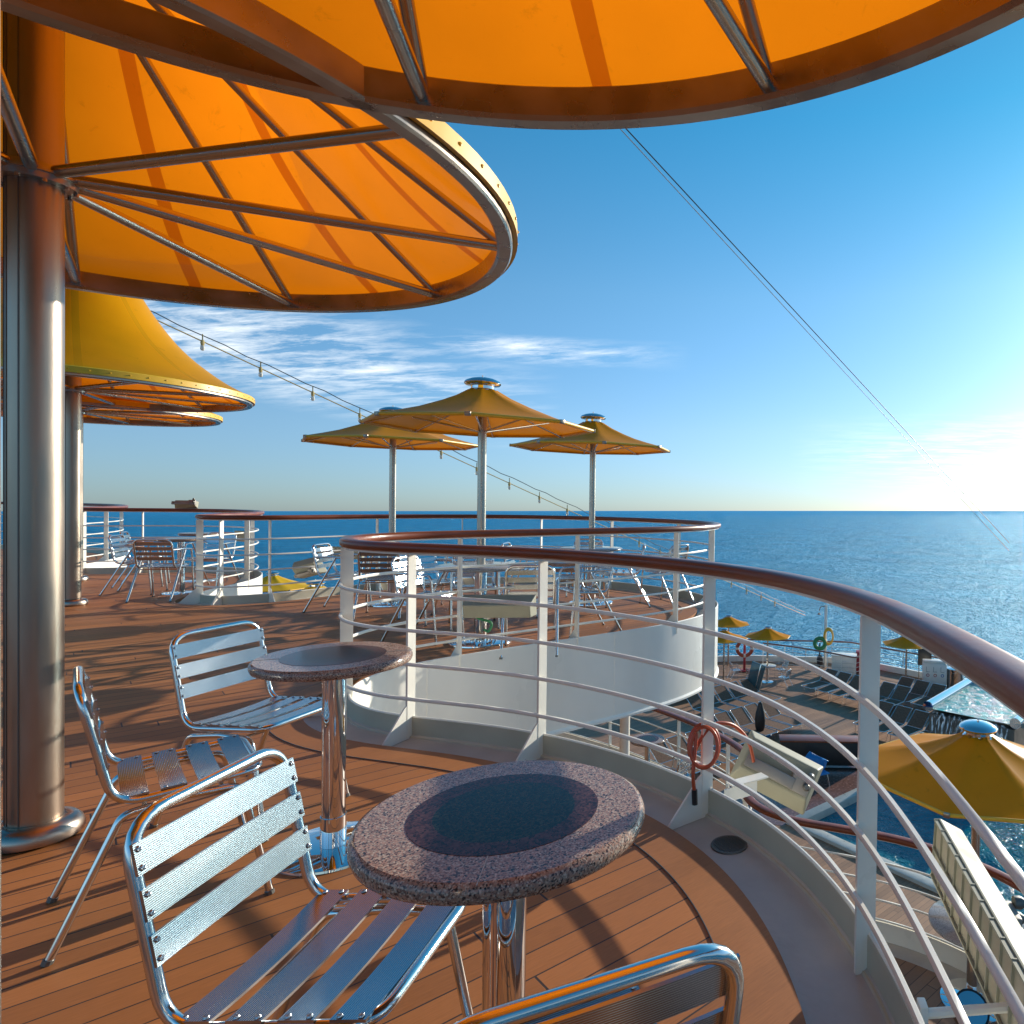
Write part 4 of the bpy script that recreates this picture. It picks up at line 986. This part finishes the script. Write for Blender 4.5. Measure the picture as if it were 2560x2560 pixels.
ns = empty('notice_board', (8.2, 31.3, Z2)); mb = MB(); mb.box((0, 0, 1.25), (0.62, 0.04, 0.75), bev=0.01); mb.build('board', M['black'], ns); mb = MB(); mb.tube([(-0.25, 0.03, 0), (-0.25, 0.03, 1.5)], 0.02, 8); mb.tube([(0.25, 0.03, 0), (0.25, 0.03, 1.5)], 0.02, 8); mb.build('stand', M['steel'], ns)
tag(ns, 'dark board standing behind the white waste cabinet', 'board')
# lifebuoy on a stand
lb = empty('lifebuoy', (-0.03, 33.0, Z2 + 1.15), 0.1)
def torus(mb, R, r, a0, a1, n=14, rot=None, c=(0, 0, 0)):
    P = [Vector((cos(a0 + (a1 - a0) * k / n) * R, 0, sin(a0 + (a1 - a0) * k / n) * R)) + Vector(c) for k in range(n + 1)]; mb.tube(P, r, 12)
mb = MB()
for k in range(4): torus(mb, 0.36, 0.085, k * pi / 2 + 0.15, (k + 1) * pi / 2 - 0.15)
mb.build('ring', M['orange'], lb, ang=60)
mb = MB()
for k in range(4): torus(mb, 0.36, 0.087, k * pi / 2 - 0.15, k * pi / 2 + 0.15, 4)
mb.build('white_band', M['white'], lb, ang=60); tag(lb, 'orange ring lifebuoy hanging on a red stand on the pool deck', 'lifebuoy')
ls = empty('lifebuoy_stand', (-0.03, 33.12, Z2)); mb = MB(); mb.box((0, 0.04, 0.7), (0.12, 0.05, 1.4), bev=0.01); mb.box((0, 0.04, 0.04), (0.5, 0.4, 0.06), bev=0.01); mb.build('post', M['red'], ls)
mb = MB(); mb.box((0, 0.0, 1.5), (0.06, 0.12, 0.03)); mb.build('hook', M['steel'], ls); tag(ls, 'red stand behind the ring lifebuoy', 'stand')
# mast with shower head, hose and vent
ms = empty('white_mast', (4.0, 34.3, Z2)); mb = MB(); mb.tube([(0, 0, 0), (0, 0, 3.1)], 0.07, 12); mb.build('pole', M['white'], ms)
mb = MB(); mb.tube([(0, 0, 3.05), (-0.28, 0, 3.0), (-0.34, 0, 2.8)], 0.02, 8); mb.lathe([(0.02, 0.1), (0.09, 0), (0.0, -0.01)], 12, (-0.34, 0, 2.62)); mb.build('lamp_head', M['black'], ms); tag(ms, 'white mast with a drooping lamp at the outer rail of the pool deck', 'mast')
hb = empty('hose_bundle', (3.72, 34.2, Z2)); mb = MB(); torus(mb, 0.26, 0.10, 0, 2 * pi, 20, c=(0, 0, 1.2)); mb.build('coil', M['green'], hb, ang=60); mb = MB(); mb.tube([(0, 0.05, 0), (0, 0.05, 1.2)], 0.03, 8); mb.lathe([(0.0, 0), (0.14, 0), (0.16, 0.25), (0.1, 0.45), (0, 0.5)], 16, (0, -0.05, 0.15)); mb.build('reel_stand', M['black'], hb)
tag(hb, 'green hose coil on a dark stand left of the white mast', 'hose')
yr = MB(); 
for k in range(3): torus(yr, 0.2 + 0.02 * k, 0.03, 0, 2 * pi, 18, c=(0.0, 0.03 * k, 0))
yo = yr.build('yellow_rope', M['yellow'], ang=60); yo.location = (4.14, 34.15, Z2 + 1.55); yo.scale = (1, 1, 1.7); tag(yo, 'yellow rope coil hanging on the white mast', 'rope')
# grey speaker cabinets leaning, black covered thing, blue chair
sc_ = empty('tilted_panel', (0.42, 28.6, Z2), az(25)); mb = MB(); mb.box((0, 0, 0.75), (0.62, 0.14, 1.5), Matrix.Rotation(radians(14), 3, 'Y'), bev=0.03); mb.build('slab', M['glassy'], sc_)
mb = MB(); mb.box((0.14, -0.08, 0.78), (0.05, 0.03, 1.42), Matrix.Rotation(radians(14), 3, 'Y'), bev=0.005); mb.build('edge_trim', M['chrome'], sc_); tag(sc_, 'grey-green slab leaning behind the loungers left of the parasol table', 'panel')
bc = empty('covered_lamp', (0.55, 23.6, Z2)); mb = MB(); mb.lathe([(0.0, 1.32), (0.07, 1.28), (0.10, 1.15), (0.16, 0.95), (0.19, 0.7), (0.17, 0.45), (0.12, 0.30), (0.10, 0.26)], 18); mb.build('black_cover', M['black'], bc)
mb = MB(); mb.lathe([(0.0, 0.26), (0.42, 0.26), (0.44, 0.24), (0.44, 0.21), (0, 0.2)], 32); mb.tube([(0, 0, 0), (0, 0, 0.22)], 0.1, 16); mb.build('round_plinth', M['blue'], bc)
tag(bc, 'black covered stand rising from a round blue plinth', 'covered lamp')
bl = empty('blue_tub_chair', (2.15, 19.9, Z2), az(-30)); mb = MB(); P = []
vs, fs = [], []
for i in range(13):
    a = pi * (i / 12) ; 
    for j, (rr, zz_) in enumerate(((0.22, 0.38), (0.30, 0.45), (0.36, 0.62), (0.40, 0.85 - 0.25 * abs(cos(a))))): vs.append((cos(a) * rr, -0.0 + sin(a) * rr, zz_))
for i in range(12):
    for j in range(3): fs.append((i * 4 + j, (i + 1) * 4 + j, (i + 1) * 4 + j + 1, i * 4 + j + 1))
mb.add(vs, fs); mb.box((0, -0.02, 0.38), (0.5, 0.5, 0.04), bev=0.015); sh_ = mb.build('shell', M['blue'], bl); md = sh_.modifiers.new('solid', 'SOLIDIFY'); md.thickness = 0.025
for sx in (-1, 1):
    for sy in (-1, 1): mb = MB(); mb.tube([(sx * 0.2, sy * 0.2, 0.37), (sx * 0.26, sy * 0.26, 0)], 0.018, 8); mb.build('leg', M['chrome'], bl)
tag(bl, 'blue plastic tub chair beyond the cream floodlight', 'chair')

# ------------------------------------------------------------------ string of bulbs and stay wires
A0 = Vector((-11.9, 15, 4.7)); B0 = Vector((2.95, 34.1, -4.2)); d0 = B0 - A0
sl_ = empty('string_lights', tuple(A0)); mb = MB(); mb.tube([tuple(d0 * t + Vector((0, 0, -0.9 * t * (1 - t))) * 0.35) for t in [k / 24 for k in range(-4, 25)]], 0.014, 5); mb.build('cable', M['rope'], sl_)
mb = MB(); mb.tube([tuple(d0 * t + Vector((0, 0, 0.13 + 0.02 * sin(t * 141)))) for t in [k / 60 for k in range(-10, 61)]], 0.011, 4); mb.build('carrier_wire', M['wire'], sl_)
for k in range(-1, 21):
    t = k * 0.0446; p = d0 * t + Vector((0, 0, -0.9 * t * (1 - t) * 0.35))
    mb = MB(); mb.tube([tuple(p + Vector((0, 0, 0.16))), tuple(p + Vector((0, 0, -0.02)))], 0.012, 5); mb.lathe([(0.03, -0.09), (0.04, -0.03), (0.03, 0.03)], 8, tuple(p)); s_ = mb.build('socket', M['rope'], sl_)
    mb = MB(); mb.lathe([(0.0, -0.20), (0.032, -0.19), (0.045, -0.15), (0.035, -0.09)], 10, tuple(p)); mb.build('bulb', M['bulb'], s_)
tag(sl_, 'string of small clear bulbs sloping down from the canopies to the pool deck mast', 'string lights')
def wire(name, a, b, r, m, label):
    mb = MB(); mb.tube([a, b], r, 6); o = mb.build(name, M[m]); tag(o, label, 'wire', 'stay wires'); return o
def far_pt(u, v, Y): return ((u - 1410.2) / 1297.8 * Y, Y, 1.4 + (963 - 15 + (u - 1410) * 0.0156 - v) / 1297.8 * Y)
wire('stay_wire', far_pt(1040, 110, 10.5), far_pt(1905, 1025, 30), 0.011, 'wire', 'dark stay wire, the right of the two crossing the sky')
wire('stay_wire', far_pt(1020, 100, 10.5), far_pt(1905, 1040, 30), 0.008, 'wirew', 'pale stay wire just left of the dark one')
